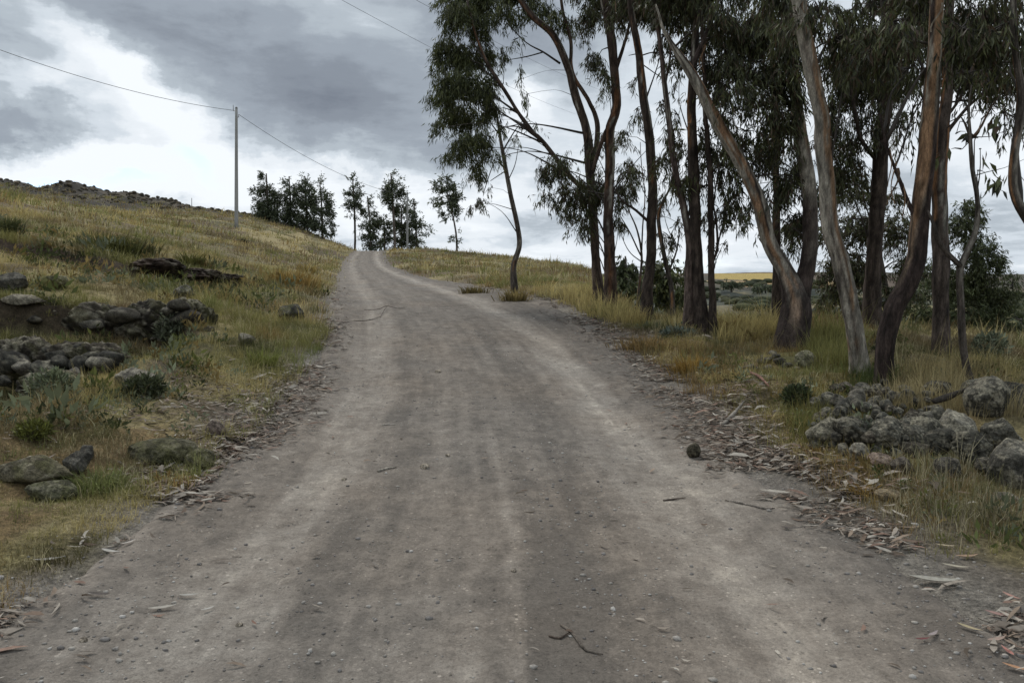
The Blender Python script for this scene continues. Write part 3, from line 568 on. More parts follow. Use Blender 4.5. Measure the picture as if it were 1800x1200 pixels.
    gum_tree('broad dark trunk behind the leaning pair, seen between them', (1535, 572),
        [(1535, 570, 34), (1533, 480, 32), (1540, 380, 30), (1546, 290, 29), (1554, 200, 28), (1560, 110, 26), (1560, 20, 24), (1556, -60, 20)], D=13.6, col=B_DARK, sides=16,
        limbs=[[(1548, 290, 9), (1512, 240, 8), (1500, 180, 7), (1490, 120, 6)]],
        blobs=[(1500, 60, 50, 44, 1.8), (1560, 60, 44, 44, 1.9), (1480, 140, 34, 40, 1.1), (1530, 150, 34, 40, 1.3), (1590, 140, 30, 34, 1.3), (1475, 215, 26, 34, .9), (1515, 220, 26, 34, .9), (1590, 200, 22, 26, .8), (1480, 280, 24, 30, .8), (1500, 170, 26, 30, .8), (1510, 110, 44, 30, 1.5), (1465, 180, 20, 40, .9), (1570, 170, 20, 36, .9), (1535, 200, 20, 44, .8), (1490, 250, 20, 40, .6), (1585, 240, 12, 30, .5), (1470, 300, 20, 50, .9), (1510, 290, 18, 40, .7), (1590, 60, 40, 50, 1.6), (1500, 120, 40, 40, 1.4), (1560, 130, 30, 44, 1.3), (1465, 240, 24, 44, 1.0)], group=G, ws=0.84)
    gum_tree('grey brown upright trunk behind the bending tree on its right', (1656, 627),
        [(1656, 625, 30), (1653, 540, 29), (1654, 470, 32), (1656, 400, 31), (1654, 310, 27), (1660, 220, 23), (1664, 120, 20), (1668, 20, 18), (1670, -60, 15)], col=bark(pale=-.05, tan=.0, low=1.0, dc=(.055, .043, .036)), sides=16,
        limbs=[[(1660, 235, 7), (1700, 190, 6), (1735, 160, 5), (1765, 120, 4)], [(1662, 210, 6), (1690, 165, 5), (1712, 110, 4)]],
        blobs=[(1700, 80, 44, 44, 1.8), (1660, 50, 40, 40, 1.6), (1745, 60, 40, 44, 1.8), (1700, 130, 34, 22, 1.5), (1690, 110, 40, 30, 1.8), (1640, 110, 24, 40, 1.2), (1735, 100, 40, 34, 1.6), (1700, 20, 50, 34, 1.8), (1760, 20, 44, 34, 1.8), (1790, 130, 20, 40, 1.4), (1600, 80, 34, 40, 1.4), (1745, 120, 34, 26, 1.4), (1690, 175, 8, 14, .6), (1770, 160, 26, 26, .8), (1785, 200, 18, 24, .6), (1755, 190, 12, 16, .4), (1725, 165, 20, 14, .7)], group=G, ws=0.86)
    gum_tree('thin twisting sapling with a U-shaped fork and a few broad hanging leaves', (1706, 688),
        [(1706, 686, 15), (1697, 640, 13), (1690, 590, 13), (1688, 530, 12), (1687, 475, 12), (1699, 445, 11), (1716, 405, 9), (1719, 350, 8), (1709, 295, 7), (1705, 240, 6), (1703, 190, 4), (1708, 150, 3)], top=None, over=0, col=B_GREY, sides=10, rough=.06, wob=.015,
        limbs=[[(1687, 470, 9), (1668, 450, 9), (1650, 425, 8), (1640, 395, 6), (1630, 370, 4)], [(1706, 240, 5), (1722, 222, 4), (1740, 190, 3), (1760, 165, 2)], [(1705, 235, 4), (1690, 205, 3), (1665, 225, 2)]],
        blobs=[(1690, 262, 9, 18, .55), (1722, 262, 14, 6, .5), (1718, 300, 9, 10, .6), (1725, 210, 14, 8, .5), (1680, 235, 9, 12, .4)], L=.14, W=.05, twigs=[[(1708, 310, 2), (1735, 302, 1.5), (1765, 295, 1), (1800, 280, .8)], [(1706, 240, 2), (1740, 240, 1.2), (1780, 225, .8)]])
    gum_tree('eucalyptus just past the frame whose curved limb hangs in at the right', (1850, 720),
        [(1862, 715, 34), (1850, 560, 32), (1838, 440, 30), (1810, 392, 20), (1785, 350, 17), (1779, 310, 16), (1784, 260, 15), (1793, 215, 15), (1796, 160, 14), (1788, 110, 13), (1783, 50, 12), (1782, -20, 11)], col=B_GREY,
        blobs=[(1770, 40, 34, 40, 1.6), (1800, 100, 24, 34, 1.3), (1775, 110, 24, 30, 1.2), (1765, 200, 20, 20, .6), (1785, 300, 8, 8, .4)], group=G, wob=.02, ws=0.9)
    # trees and bushes further back on the right
    def bush(label, u, v, D, blobs, stems, L=.12, W=.035, pal=PAL_BUSH, name='young_eucalyptus', group=None, cat='tree'):
        z = float(H((u - 900) / F_PX * D, D)); foot = np.array([(u - 900) / F_PX * D, D, z]); t = thing(name, foot, label, cat, group)
        tr = MB(); cr = MB(); tw = cr; P, Rr = path3(stems, D); P[0] = foot - np.array([0, 0, .1]); PP, _ = tube(tr, P, Rr, (.10, .085, .07), 8, .15, .08, int(u)); tr.build('trunk', M_BARK, t, True)
        for (bu, bv, ru, rv, dens) in blobs:
            c = pt(bu, bv, D + U(-.4, .4)); k = D / F_PX; s = PP[np.argmin(np.linalg.norm(PP - c, axis=1))]
            tube(tw, [s, (s + c) / 2 + np.array([0, 0, .1]), c], [.02 * D / 15, .012 * D / 15, .006 * D / 15], (.06, .05, .042), 5, .3, .05, 3)
            spray_crown(cr, tw, [c], [np.array([ru * k, .7 * (ru + rv) / 2 * k, rv * k])], [leaf_count(D, ru, rv, dens, L, W) / 11], L, W, pal, down=.6, twig=D < 30)
        cr.build('crown', M_LEAF, t); return t
    bush('tall bushy young eucalyptus filling the gap behind the twisting sapling', 1745, 600, 21, [(1700, 400, 44, 50, 1.1), (1735, 460, 44, 50, 1.4), (1690, 490, 44, 44, 1.6), (1745, 530, 44, 50, 2.0), (1700, 560, 50, 40, 2.0), (1640, 560, 44, 40, 1.8), (1765, 580, 34, 30, 1.6), (1610, 520, 34, 34, 1.0), (1780, 500, 26, 44, .35), (1690, 370, 26, 30, .8), (1660, 600, 44, 20, 1.4), (1600, 570, 34, 40, 1.6), (1640, 480, 34, 44, .9)],
         [(1735, 625, 12), (1732, 560, 10), (1722, 480, 8), (1705, 400, 5), (1695, 350, 3)], L=.12, W=.026)
    bush('porous dark young tree seen behind the broad dark trunk', 1575, 590, 18, [(1490, 330, 44, 44, 1.1), (1580, 400, 34, 50, 1.2), (1500, 400, 44, 44, 1.5), (1590, 460, 30, 40, 1.1), (1480, 460, 44, 40, 1.5), (1460, 510, 34, 44, 1.3), (1520, 480, 34, 40, 1.4), (1450, 560, 20, 34, .8), (1560, 350, 30, 26, .8), (1455, 400, 24, 40, .9), (1500, 540, 34, 30, 1.0), (1580, 520, 34, 34, 1.2), (1475, 590, 12, 20, .5)],
         [(1572, 595, 10), (1560, 520, 9), (1545, 440, 8), (1530, 360, 5), (1520, 300, 3)], L=.12, W=.022, pal=PAL_DARK)
    bush('rounded mid green bush behind the thin crooked sapling', 1180, 560, 30, [(1170, 480, 34, 34, 2), (1190, 510, 30, 34, 2.2), (1158, 515, 26, 28, 2), (1200, 470, 18, 24, 1.2)], [(1178, 560, 9), (1176, 520, 7), (1172, 480, 4)], L=.22, W=.08, pal=PAL_GREEN, name='bush', cat='bush')
    bush('low blue green dark tree far off between the first trunks', 1105, 520, 52, [(1098, 468, 22, 34, 2), (1110, 500, 36, 26, 2.4), (1085, 500, 26, 24, 2), (1125, 470, 18, 30, 1.6), (1140, 500, 20, 20, 1.6)], [(1103, 525, 7), (1102, 490, 5), (1099, 450, 3)], L=.4, W=.14)
    for i, (u, v, D, blobs_, lab) in enumerate([
        (1775, 600, 40, [(1775, 585, 26, 14, 2.2), (1755, 580, 16, 12, 2)], 'low dark bush on the meadow at the right edge'),
        (1795, 575, 62, [(1795, 562, 18, 10, 2.2), (1770, 560, 12, 7, 2)], 'smaller dark bush further out on the right meadow'),
        (1620, 655, 12.5, [(1615, 640, 18, 10, .9), (1590, 640, 16, 10, .8)], 'sparse pale herb at the foot of the grey brown trunk'),
        (1285, 505, 420, [(1272, 497, 9, 4, 4), (1284, 496, 12, 5, 4), (1298, 498, 9, 4, 4)], 'clump of dark trees below the yellow field'),
        (1345, 510, 400, [(1345, 504, 12, 5, 4), (1328, 505, 9, 4, 4), (1360, 506, 8, 4, 4)], 'larger dark clump of trees beyond the verge in the valley')]):
        L_ = .12 * max(1, min(D, 150) / 14); bush(lab, u, v, D, blobs_, [(u, v, 3), (u, v - 6, 2), (u, v - 12, 1.5)], L=L_, W=L_ * .35, name='bush', cat='bush', pal=PAL_FAR)
    # the row of trees on the crest
    def far_tree(label, u, vb, D, blobs_, trunk, pal=PAL_FAR):
        x = (u - 900) / F_PX * D * (1.0); z = float(H(x, D)); foot = np.array([x, D, z]); t = thing('eucalyptus_tree', foot, label, 'tree', 'eucalyptus trees on the crest of the road')
        tr = MB(); cr = MB(); tw = cr; P, Rr = path3(trunk, D); P = np.vstack([[P[0, 0], D, z - .3], P]); Rr = np.concatenate([[Rr[0] * 1.2], Rr]); PP, _ = tube(tr, P, Rr, (.12, .10, .085), 8, .4, .08, int(u), .05); tr.build('trunk', M_BARK, t, True)
        for (bu, bv, ru, rv, dens) in blobs_:
            k = D / F_PX; c = pt(bu, bv, D + U(-.6, .6)); s = PP[np.argmin(np.linalg.norm(PP - c, axis=1) + np.maximum(0, PP[:, 2] - c[2]))]
            tube(tw, [s, (s + c) / 2, c], [.05, .035, .02], (.07, .06, .05), 5, .6, .05, 2)
            spray_crown(cr, tw, [c], [np.array([ru * k, .8 * ru * k, rv * k])], [leaf_count(D, ru, rv, dens, .42, .13) / 11], .42, .13, pal, down=.15, twig=False)
        cr.build('crown', M_LEAF, t)
    far_tree('dense dark eucalyptus, first of the crest trees right of the tall pole', 472, 400, 121, [(468, 312, 7, 12, 1.3), (466, 332, 16, 16, 1.6), (473, 355, 23, 20, 2.2), (470, 380, 26, 18, 2.4), (486, 340, 9, 12, 1.2), (451, 345, 8, 14, 1.2), (492, 376, 9, 18, 1.8), (452, 375, 10, 16, 1.8)], [(472, 395, 5), (470, 350, 4), (468, 305, 2)])
    far_tree('narrow dark eucalyptus joined to its neighbours left of the road', 512, 400, 122, [(507, 318, 6, 11, 1.3), (512, 340, 13, 18, 1.8), (513, 370, 15, 22, 2.4), (503, 350, 7, 16, 1.4), (508, 392, 12, 12, 2)], [(512, 400, 4), (510, 350, 3), (508, 310, 2)])
    far_tree('tallest tree in the dark clump left of the road, pointed top', 538, 405, 121, [(536, 315, 8, 10, 1.4), (538, 332, 13, 16, 1.8), (540, 358, 18, 20, 2.3), (541, 388, 22, 18, 2.5), (528, 345, 9, 16, 1.6), (551, 350, 8, 14, 1.4)], [(540, 405, 4), (538, 350, 3), (536, 310, 2)])
    far_tree('ragged pointed eucalyptus at the right end of the dark clump', 567, 412, 120, [(562, 325, 6, 14, 1.1), (566, 345, 12, 14, 1.3), (568, 370, 18, 18, 1.8), (566, 395, 20, 14, 2.2), (579, 350, 8, 16, 1.0), (584, 378, 8, 20, 1.0), (575, 408, 14, 8, 1.2)], [(567, 412, 4), (565, 360, 3), (562, 320, 2)])
    far_tree('slender tree with a small high crown and bare lower trunk left of the road end', 624, 443, 122, [(620, 322, 9, 10, 1.4), (614, 338, 11, 10, 1.4), (626, 336, 9, 12, 1.4), (621, 355, 15, 12, 1.6), (628, 368, 10, 10, 1.3), (613, 362, 7, 6, .9), (619, 380, 9, 7, .7), (634, 348, 6, 8, .8), (621, 405, 4, 5, .4)], [(624, 440, 4), (624, 400, 3.5), (622, 350, 3), (620, 315, 2)])
    far_tree('low leafy tree straight ahead where the road ends', 652, 443, 121, [(644, 350, 6, 12, 1.1), (648, 372, 12, 12, 1.6), (652, 392, 18, 14, 2.0), (650, 415, 18, 14, 1.9), (641, 432, 12, 8, 1.4), (664, 430, 12, 10, 1.5), (663, 385, 8, 14, 1.2)], [(652, 440, 4), (651, 400, 3), (646, 345, 2)])
    far_tree('small dark tree between the low leafy one and the tall bare trunk', 676, 443, 124, [(674, 392, 10, 14, 1.4), (677, 415, 12, 16, 1.7), (672, 434, 12, 6, 1.2), (683, 405, 7, 10, 1.0)], [(676, 440, 4), (676, 410, 3), (674, 385, 2)])
    far_tree('tall crest eucalyptus with a pointed crown over a bare trunk left of the small pole', 694, 443, 120, [(687, 308, 6, 10, 1.3), (688, 325, 12, 12, 1.7), (697, 320, 6, 10, 1.1), (690, 345, 19, 16, 2.0), (676, 340, 7, 10, 1.0), (704, 345, 10, 16, 1.5), (688, 365, 16, 10, 1.4), (708, 362, 8, 14, 1.2), (681, 380, 6, 6, .6)], [(694, 440, 5), (693, 400, 4.5), (690, 350, 4), (687, 305, 2)])
    far_tree('dense dark tree immediately left of the small pole', 706, 443, 123, [(706, 372, 9, 12, 1.8), (706, 395, 12, 16, 2.4), (707, 420, 12, 18, 2.5), (702, 432, 10, 8, 1.8)], [(706, 440, 4), (706, 400, 3), (706, 365, 2)])
    far_tree('leafy tree immediately right of the small pole', 732, 443, 122, [(726, 355, 6, 8, 1.2), (728, 372, 11, 12, 1.6), (732, 392, 15, 14, 2.0), (731, 415, 15, 16, 1.9), (750, 400, 7, 8, .9), (744, 412, 8, 6, .8), (746, 434, 10, 6, .9), (723, 432, 8, 8, 1.3)], [(732, 440, 4), (731, 400, 3), (727, 350, 2)])
    far_tree('lone round-crowned eucalyptus on two thin stems right of the crest', 801, 446, 105, [(784, 318, 10, 10, 1.3), (774, 330, 12, 12, 1.4), (790, 335, 16, 14, 1.6), (763, 350, 12, 10, 1.0), (782, 355, 20, 14, 1.7), (802, 350, 13, 18, 1.4), (788, 375, 16, 10, 1.2), (806, 372, 8, 10, .9), (801, 419, 9, 6, 1.0), (794, 412, 5, 6, .6), (812, 418, 6, 4, .5)], [(803, 444, 4), (802, 415, 3.5), (797, 385, 3), (786, 340, 2)])
build_trees()
# ------------------------------------------------------------------ poles and wires
def pole(label, u, vb, vt, D, r0, r1, arms=True, name='utility_pole'):
    b = pt(u, vb, D); top = pt(u, vt, D); z = float(H(b[0], D)); t = thing(name, (b[0], D, z), label, 'pole')
    m = MB(); tube(m, [[b[0], D, z - .3], [(b[0] + top[0]) / 2, D, (z + top[2]) / 2], [top[0], D, top[2]]], [r0, (r0 + r1) / 2, r1], (.30, .30, .29), 12, 1.0, .01, 3); m.build('shaft', M_POLE, t, True)
    if arms:
        for k, (dz, dx, hh) in enumerate(((-.25, -.32, .55), (-.9, .22, .25))):
            m = MB(); tube(m, [[top[0], D, top[2] + dz - .1], [top[0] + dx, D, top[2] + dz]], [.03, .03], (.2, .2, .2), 6, .2, 0); tube(m, [[top[0] + dx, D, top[2] + dz - .05], [top[0] + dx, D, top[2] + dz + hh]], [.035, .03], (.16, .15, .14), 6, .2, 0); m.build('insulator_bracket', M_METAL, t, True)
        m = MB(); tube(m, [[top[0], D, top[2] - .02], [top[0], D, top[2] + .12]], [r1 * 1.15, r1 * .5], (.2, .2, .2), 10, .05, 0); m.build('cap', M_METAL, t, True)
    return np.array([top[0], D, top[2]])
def wire(label, A, B, sag, r):
    A = np.array(A, float); B = np.array(B, float); s = np.linspace(0, 1, 24)[:, None]; P = A + (B - A) * s; P[:, 2] -= sag * 4 * (s * (1 - s))[:, 0]
    m = MB(); tube(m, P, np.full(24, r), (.10, .10, .11), 6, 3.0, 0); o = m.build('power_line', M_WIRE); tag(o, label, 'wire')
pA = pole('tall grey concrete pole standing on the grassy slope left of the road', 415.5, 402, 190, 83, .21, .13)
pB = pole('small pale pole among the trees where the road ends', 716, 444, 342, 119, .17, .12)
pC = pole('tiny post on the rocky skyline at far left', 337, 366, 348, 139, .06, .05, arms=False, name='post')
wire('wire sagging from the tall concrete pole towards the far small pole', pA + np.array([.22, 0, -.65]), pB + np.array([-.1, 0, -.2]), 1.3, .022)
q = pt(-420, -90, 52); wire('wire climbing from the tall concrete pole out past the upper left', pA + np.array([-.32, 0, -.25]), q, 1.6, .022)
q0 = pt(560, -22, 34); q1 = pt(1010, 200, 92)
wire('faint wire high overhead running into the tree crowns', q0, q1, .4, .009)
wire('second faint wire overhead, just right of the other near the top', pt(690, -22, 34), pt(1060, 160, 92), .3, .009)
# ------------------------------------------------------------------ stones
def ico(sub):
    import bmesh
    bm = bmesh.new(); bmesh.ops.create_icosphere(bm, subdivisions=sub, radius=1); bm.verts.ensure_lookup_table()
    v = np.array([q.co[:] for q in bm.verts]); f = np.array([[w_.index for w_ in p.verts] for p in bm.faces]); bm.free(); return v, f
ICO = {k: ico(k) for k in (1, 2, 3, 4, 5)}
def n3(p, s): return fbm(p[:, 0] * 1.0 + p[:, 2] * .7 + s, p[:, 1] + p[:, 2] * .6 - s * .7, 4, s % 90) * .6 + fbm(p[:, 2] * 1.1 + s, p[:, 0] * .9 + p[:, 1] * .4, 3, s % 90 + 5) * .4
def rock_mesh(mb, c, size, seed, sub=4, col=(.115, .115, .105), ang=.8, lichen=.3, yaw=None, moss=0.0, jag=0.0):
    r_ = np.random.default_rng(seed); v, f = ICO[sub]; v = v.copy(); k = 22
    nn = r_.normal(size=(k, 3)); nn /= np.linalg.norm(nn, axis=1)[:, None]; d = r_.uniform(.62, .98, k)
    q = d[None] / np.maximum(v @ nn.T, .05); pl = np.minimum(q.min(1), 1.3) + .02; rad = (1 - ang) + ang * pl
    rad = rad * (1 + .06 * n3(v * 1.6, seed) + .04 * n3(v * 5, seed + 3) + .045 * n3(v * 11, seed + 7) + .04 * n3(v * 23, seed + 9))
    if jag: rad = rad * (1 + jag * (.5 - 1.6 * np.abs(n3(v * 2.4 + 5, seed + 41))) + jag * .5 * (.4 - 1.6 * np.abs(n3(v * 6 + 5, seed + 43))))
    v = v * rad[:, None] * np.asarray(size); a = r_.uniform(0, 6.28) if yaw is None else yaw; ca, sa = math.cos(a), math.sin(a)
    v = np.stack([v[:, 0] * ca - v[:, 1] * sa, v[:, 0] * sa + v[:, 1] * ca, v[:, 2]], 1)
    L_ = n3(v / max(size) * 3.2 + 9, seed + 11) * .6 + n3(v / max(size) * 11 + 9, seed + 12) * .5; cc = mix(np.broadcast_to(np.array(col), v.shape), np.array(col) * .42, ss(.45 + 2.2 * n3(v / max(size) * 2.0, seed + 21)))
    cc = mix(cc, np.array([.30, .30, .26]), lichen * ss((L_ - .05) * 16)); cc = mix(cc, np.array([.085, .095, .035]), moss * ss((n3(v / max(size) * 2.5, seed + 31)) * 5 + .4))
    mb.add(v + np.asarray(c), f, cc * np.array([1.10, 1.0, .86]) * r_.uniform(.75, 1.35))
def rock(label, u, v, ru, rv, group=None, col=(.115, .115, .105), seed=None, sink=.35, lift=0.0, name='stone', cat='stone', dy=1.0, ang=.8, lichen=.3, sub=5, moss=0.0, D=None, jag=0.0):
    """a stone whose foot is seen at (u, v)"""
    p = place(u, v + rv * .6) if D is None else np.array([(u - 900) / F_PX * D, D, float(H((u - 900) / F_PX * D, D))]); k = p[1] / F_PX; a, h = ru * k, rv * k; seed = seed if seed is not None else int(u * 7 + v)
    c = np.array([p[0], p[1] + a * .4 * dy, p[2] + h * (1 - sink) + lift]); m = MB(); rock_mesh(m, (0, 0, 0), (a * 1.05, a * dy, h * 1.1), seed, sub, col, ang, lichen, 0.0, moss, jag)
    o = m.build(name, M_STONE); o.location = c; tag(o, label, cat, group)
    return o
def build_stones():
    dark = (.070, .072, .070); grey = (.14, .14, .125); mossy = (.115, .118, .075); brown = (.13, .105, .09)
    # left bank
    rock('dark block-like boulder half buried in the grass at the left edge', 14, 498, 26, 18, col=dark, lichen=.15)
    rock('low grassy-sided boulder right of the dark block boulder', 88, 498, 28, 14, col=mossy, moss=.6)
    rock('pale flat-topped rock beside the dark rock mass on the left bank', 232, 668, 40, 20, col=(.19, .19, .18), lichen=.5, dy=.8)
    rock('broad rounded grey green boulder lying in grass near the left road edge', 283, 800, 58, 25, col=mossy, moss=.3, dy=.8, ang=.5, sub=5)
    rock('smaller green grey boulder against the right side of the broad rounded one', 345, 812, 28, 20, col=mossy, moss=.4, ang=.5)
    rock('rounded pinkish stone in the fallen leaves at the left road edge', 376, 757, 17, 15, col=(.16, .135, .13), lichen=.15, ang=.4)
    rock('long low slab of grey rock sunk in grass at lower left', 45, 835, 70, 26, col=(.13, .125, .095), dy=.7, moss=.35, sub=5)
    rock('dark stone at the right end of the long low slab', 128, 822, 24, 20, col=dark, lichen=.1)
    rock('pale mossy boulder in front of the long low slab', 90, 868, 44, 20, col=(.17, .18, .13), moss=.4, dy=.7, ang=.5)
    rock('small dark hump of stone behind the long slab', 150, 800, 14, 14, col=dark, lichen=.1)
    rock('grey stone in the patch of fallen leaves below the end of the earth bank', 431, 598, 15, 12, col=grey)
    rock('dark mossy stone hidden in grass beside the road', 508, 553, 26, 17, col=dark, moss=.5)
    rock('dark upright stone on the end of the earth bank', 322, 520, 20, 18, col=dark, moss=.3)
    rock('light grey slab leaning at the left edge above the dark rock mass', 30, 527, 34, 9, col=(.17, .165, .145))
    rng2 = np.random.default_rng(5)
    for i in range(26):        # the face of the cut bank
        u = rng2.uniform(35, 348); v = rng2.uniform(536, 606); s = rng2.uniform(7, 22)
        D = 11.75 + rng2.uniform(-.35, .15); x = (u - 900) / F_PX * D; z = pt(u, v, D)[2]
        p = np.array([x, D + .1, z]); k = D / F_PX; m = MB(); rock_mesh(m, (0, 0, 0), (s * k * 1.5, s * k, s * k * .75), 300 + i, 3, (.055, .053, .048) if i % 4 else (.12, .12, .115), .9, .15 if i % 4 else .5)
        o = m.build('stone', M_STONE); o.location = p; tag(o, 'dark angular stone set in the face of the eroded earth bank on the left', 'stone', 'stones in the eroded bank')
    for i in range(20):        # dark rock mass at the left edge
        u = rng2.uniform(-30, 195); v = rng2.uniform(612, 668) + max(0, (90 - u)) * .12; s = rng2.uniform(9, 26)
        D = 8.6 - (v - 600) / 95 * .9; x = (u - 900) / F_PX * D; p = pt(u, v, D); k = D / F_PX; m = MB(); rock_mesh(m, (0, 0, 0), (s * k * 1.2, s * k, s * k * .85), 400 + i, 3, (.042, .044, .042) if i % 5 else (.13, .13, .125), .9, .12 if i % 3 else .4)
        o = m.build('stone', M_STONE); o.location = (p[0], p[1] + .1, max(p[2], float(H(p[0], p[1] + .1)))); tag(o, 'blackish rock in the jumble of rocks at the left edge', 'stone', 'jumbled dark rocks at the left edge')
    for i in range(22):        # the higher scar
        u = rng2.uniform(222, 410); v = 462 + (u - 222) * .17 + rng2.uniform(-8, 10); s = rng2.uniform(4, 10); p = place(u, v)
        k = p[1] / F_PX; m = MB(); rock_mesh(m, (0, 0, 0), (s * k * 1.5, s * k, s * k * .8), 500 + i, 3, (.055, .042, .036) if i % 4 else (.18, .17, .155), .9, .2)
        o = m.build('stone', M_STONE); o.location = (p[0], p[1], p[2] + s * k * .3); tag(o, 'reddish dark stone in the higher scar of bare earth on the slope', 'stone', 'stones in the upper scar')
    for (u, v, ru, rv, D, lab) in [(75, 566, 52, 34, 11.75, 'dark jagged outcrop at the left end of the earth bank'), (165, 572, 58, 34, 11.7, 'dark craggy outcrop in the middle of the earth bank, left of two'), (245, 570, 50, 36, 11.7, 'dark craggy outcrop in the earth bank, hung with dry stalks'),
                                   (318, 574, 38, 36, 11.75, 'dark outcrop ending the earth bank on the road side'), (20, 640, 60, 40, 8.5, 'blackish outcrop at the very left edge above the pale herb'), (95, 645, 58, 36, 8.45, 'blackish jagged outcrop behind the pale grey green herb'), (160, 640, 42, 30, 8.4, 'blackish knobbly outcrop beside the pale flat-topped rock'), (60, 690, 50, 30, 7.7, 'low dark outcrop under the blackish ones at the left edge')]:
        c = pt(u, v, D); k = D / F_PX; m = MB(); rock_mesh(m, (0, 0, 0), (ru * k * 1.1, ru * k * .8, rv * k * 1.1), int(u * 3 + v), 5, (.062, .058, .050), .6, .45, 0.0, .25, .42); o = m.build('rock_outcrop', M_STONE); o.location = (c[0], c[1] + .25, c[2]); tag(o, lab, 'rock')
    for (u, v, ru, rv, lab) in [(265, 470, 44, 12, 'reddish dark rock ledge at the left of the upper scar'), (340, 484, 44, 11, 'reddish dark rock ledge in the middle of the upper scar'), (392, 492, 26, 8, 'small dark ledge at the right end of the upper scar')]:
        rock(lab, u, v, ru, rv, col=(.060, .046, .040), jag=.4, lichen=.25, name='rock_outcrop', cat='rock')
    # right verge
    rock('round dark stone lying alone on the road', 1220, 801, 12.5, 13, col=(.060, .058, .045), sink=.1, ang=.3, lichen=.1, dy=.9)
    rock('large light grey boulder with flat face right of the stone heap', 1692, 768, 40, 40, col=(.135, .138, .13), lichen=.45, sub=5)
    rock('large lichen-spotted boulder behind and right of the flat-faced one', 1748, 762, 42, 40, col=(.115, .118, .11), lichen=.6, sub=5, D=6.6)
    rock('big round pitted boulder cut off by the right edge of the picture', 1792, 828, 46, 46, col=(.11, .113, .108), lichen=.5, sub=5, ang=.5)
    rock('leaning pale boulder at the left foot of the stone heap', 1450, 768, 27, 27, col=(.13, .132, .115), lichen=.5)
    rock('dark boulder between the stone heap and the flat-faced boulder', 1630, 762, 36, 32, col=(.085, .088, .08), lichen=.4)
    rock('upright wedge boulder standing behind the flat-faced one', 1728, 722, 28, 24, col=(.12, .125, .115), lichen=.4, D=7.2)
    rock('pinkish broken stone below the heap, leaning on grass', 1548, 812, 20, 12, col=(.20, .165, .15), lichen=.1)
    rock('brown grey stone in the grass below the heap', 1588, 822, 19, 17, col=(.12, .11, .105), lichen=.2)
    rock('dark weathered stone in grass under the flat-faced boulder', 1672, 828, 24, 16, col=(.10, .10, .095))
    rock('pale fractured stone at the lower right edge in grass', 1775, 880, 22, 10, col=(.26, .26, .24), lichen=.2)
    rock('flat sandy stone at the edge of the leaf litter below the heap', 1562, 872, 26, 9, col=(.20, .175, .13), lichen=.1)
    rock('flat half-buried stone in the litter at the road edge', 1395, 874, 26, 8, col=(.17, .15, .14), lichen=.05, sink=.7)
    rock('rounded lichen-covered stone at the end of the small cairn by the stout tree', 1420, 636, 20, 18, col=(.15, .155, .12), lichen=.4, moss=.2, ang=.5)
    for i in range(16):
        u = rng2.uniform(1310, 1412); v = rng2.uniform(622, 650) ; s = rng2.uniform(6, 12); p = place(u, v + 2); k = p[1] / F_PX; m = MB(); rock_mesh(m, (0, 0, 0), (s * k * 1.25, s * k, s * k * .7), 600 + i, 3, (.15, .145, .14) if i % 3 else (.08, .08, .075), .9, .3)
        o = m.build('stone', M_STONE); o.location = (p[0], p[1], p[2] + s * k * .4); tag(o, 'grey stone in the low scatter of stones beside the stout forked tree', 'stone', 'small stones beside the forked tree')
    # the heap: stones piled on the mound, larger ones below
    n = 0; pts_ = []
    while n < 140:
        u = rng2.uniform(1432, 1650); v = rng2.uniform(680, 800)
        if n > 70 and n < 74: n = 74
        if not (v > 682 + max(0, (1480 - u)) * .4 + max(0, (u - 1560)) * .42 and v < 800 - max(0, u - 1600) * .2 - max(0, 1500 - u) * .25): continue
        s = rng2.choice([12, 15, 18, 23], p=[.3, .3, .25, .15]) if n < 74 else rng2.choice([6, 8, 10, 12]); 
        if any((u - a) ** 2 + ((v - b) * 1.3) ** 2 < (.80 * (s + c_)) ** 2 * (1 if n < 74 else .35) for a, b, c_ in pts_): 
            n += .01; continue
        pts_.append((u, v, s)); n += 1
        p = place(u, v + s * .4); k = p[1] / F_PX; i = len(pts_)
        m = MB(); rock_mesh(m, (0, 0, 0), (s * k * 1.15, s * k * 1.1, s * k), 700 + i, 4 if s > 12 else 3, [(.095, .10, .095), (.07, .073, .07), (.135, .137, .13), (.085, .08, .072)][i % 4], .9, .45)
        o = m.build('stone', M_STONE); o.location = (p[0], p[1] + s * k * .2, p[2] + s * k * .45 + (.09 if n > 74 else 0)); tag(o, 'grey lichened stone in the heap at the foot of the two leaning trees', 'stone', 'stones of the heap under the leaning trees')
    rock('dark jagged boulder filling the gap right of the heap, behind the short log', 1660, 735, 30, 22, col=(.07, .072, .068), D=7.3)
    rock('grey boulder at the right edge behind the lichen-spotted one', 1790, 760, 40, 34, col=(.09, .092, .086), D=7.1)
    rock('small dark stone wedged under the round pitted boulder', 1738, 822, 20, 18, col=(.075, .075, .07))
    for i in range(34):
        u = rng2.uniform(1600, 1800); v = rng2.uniform(752, 800) + max(0, u - 1700) * .35; s = rng2.choice([9, 12, 16, 21]); p = place(u, v); k = p[1] / F_PX; m = MB(); rock_mesh(m, (0, 0, 0), (s * k * 1.2, s * k, s * k * .95), 1700 + i, 4, [(.085, .09, .085), (.065, .068, .062), (.125, .128, .12)][i % 3], .9, .45)
        o = m.build('stone', M_STONE); o.location = (p[0], p[1] + .1, p[2] + s * k * .5); tag(o, 'dark lichened stone filling the gaps between the boulders at the right', 'stone', 'stones between the right hand boulders')
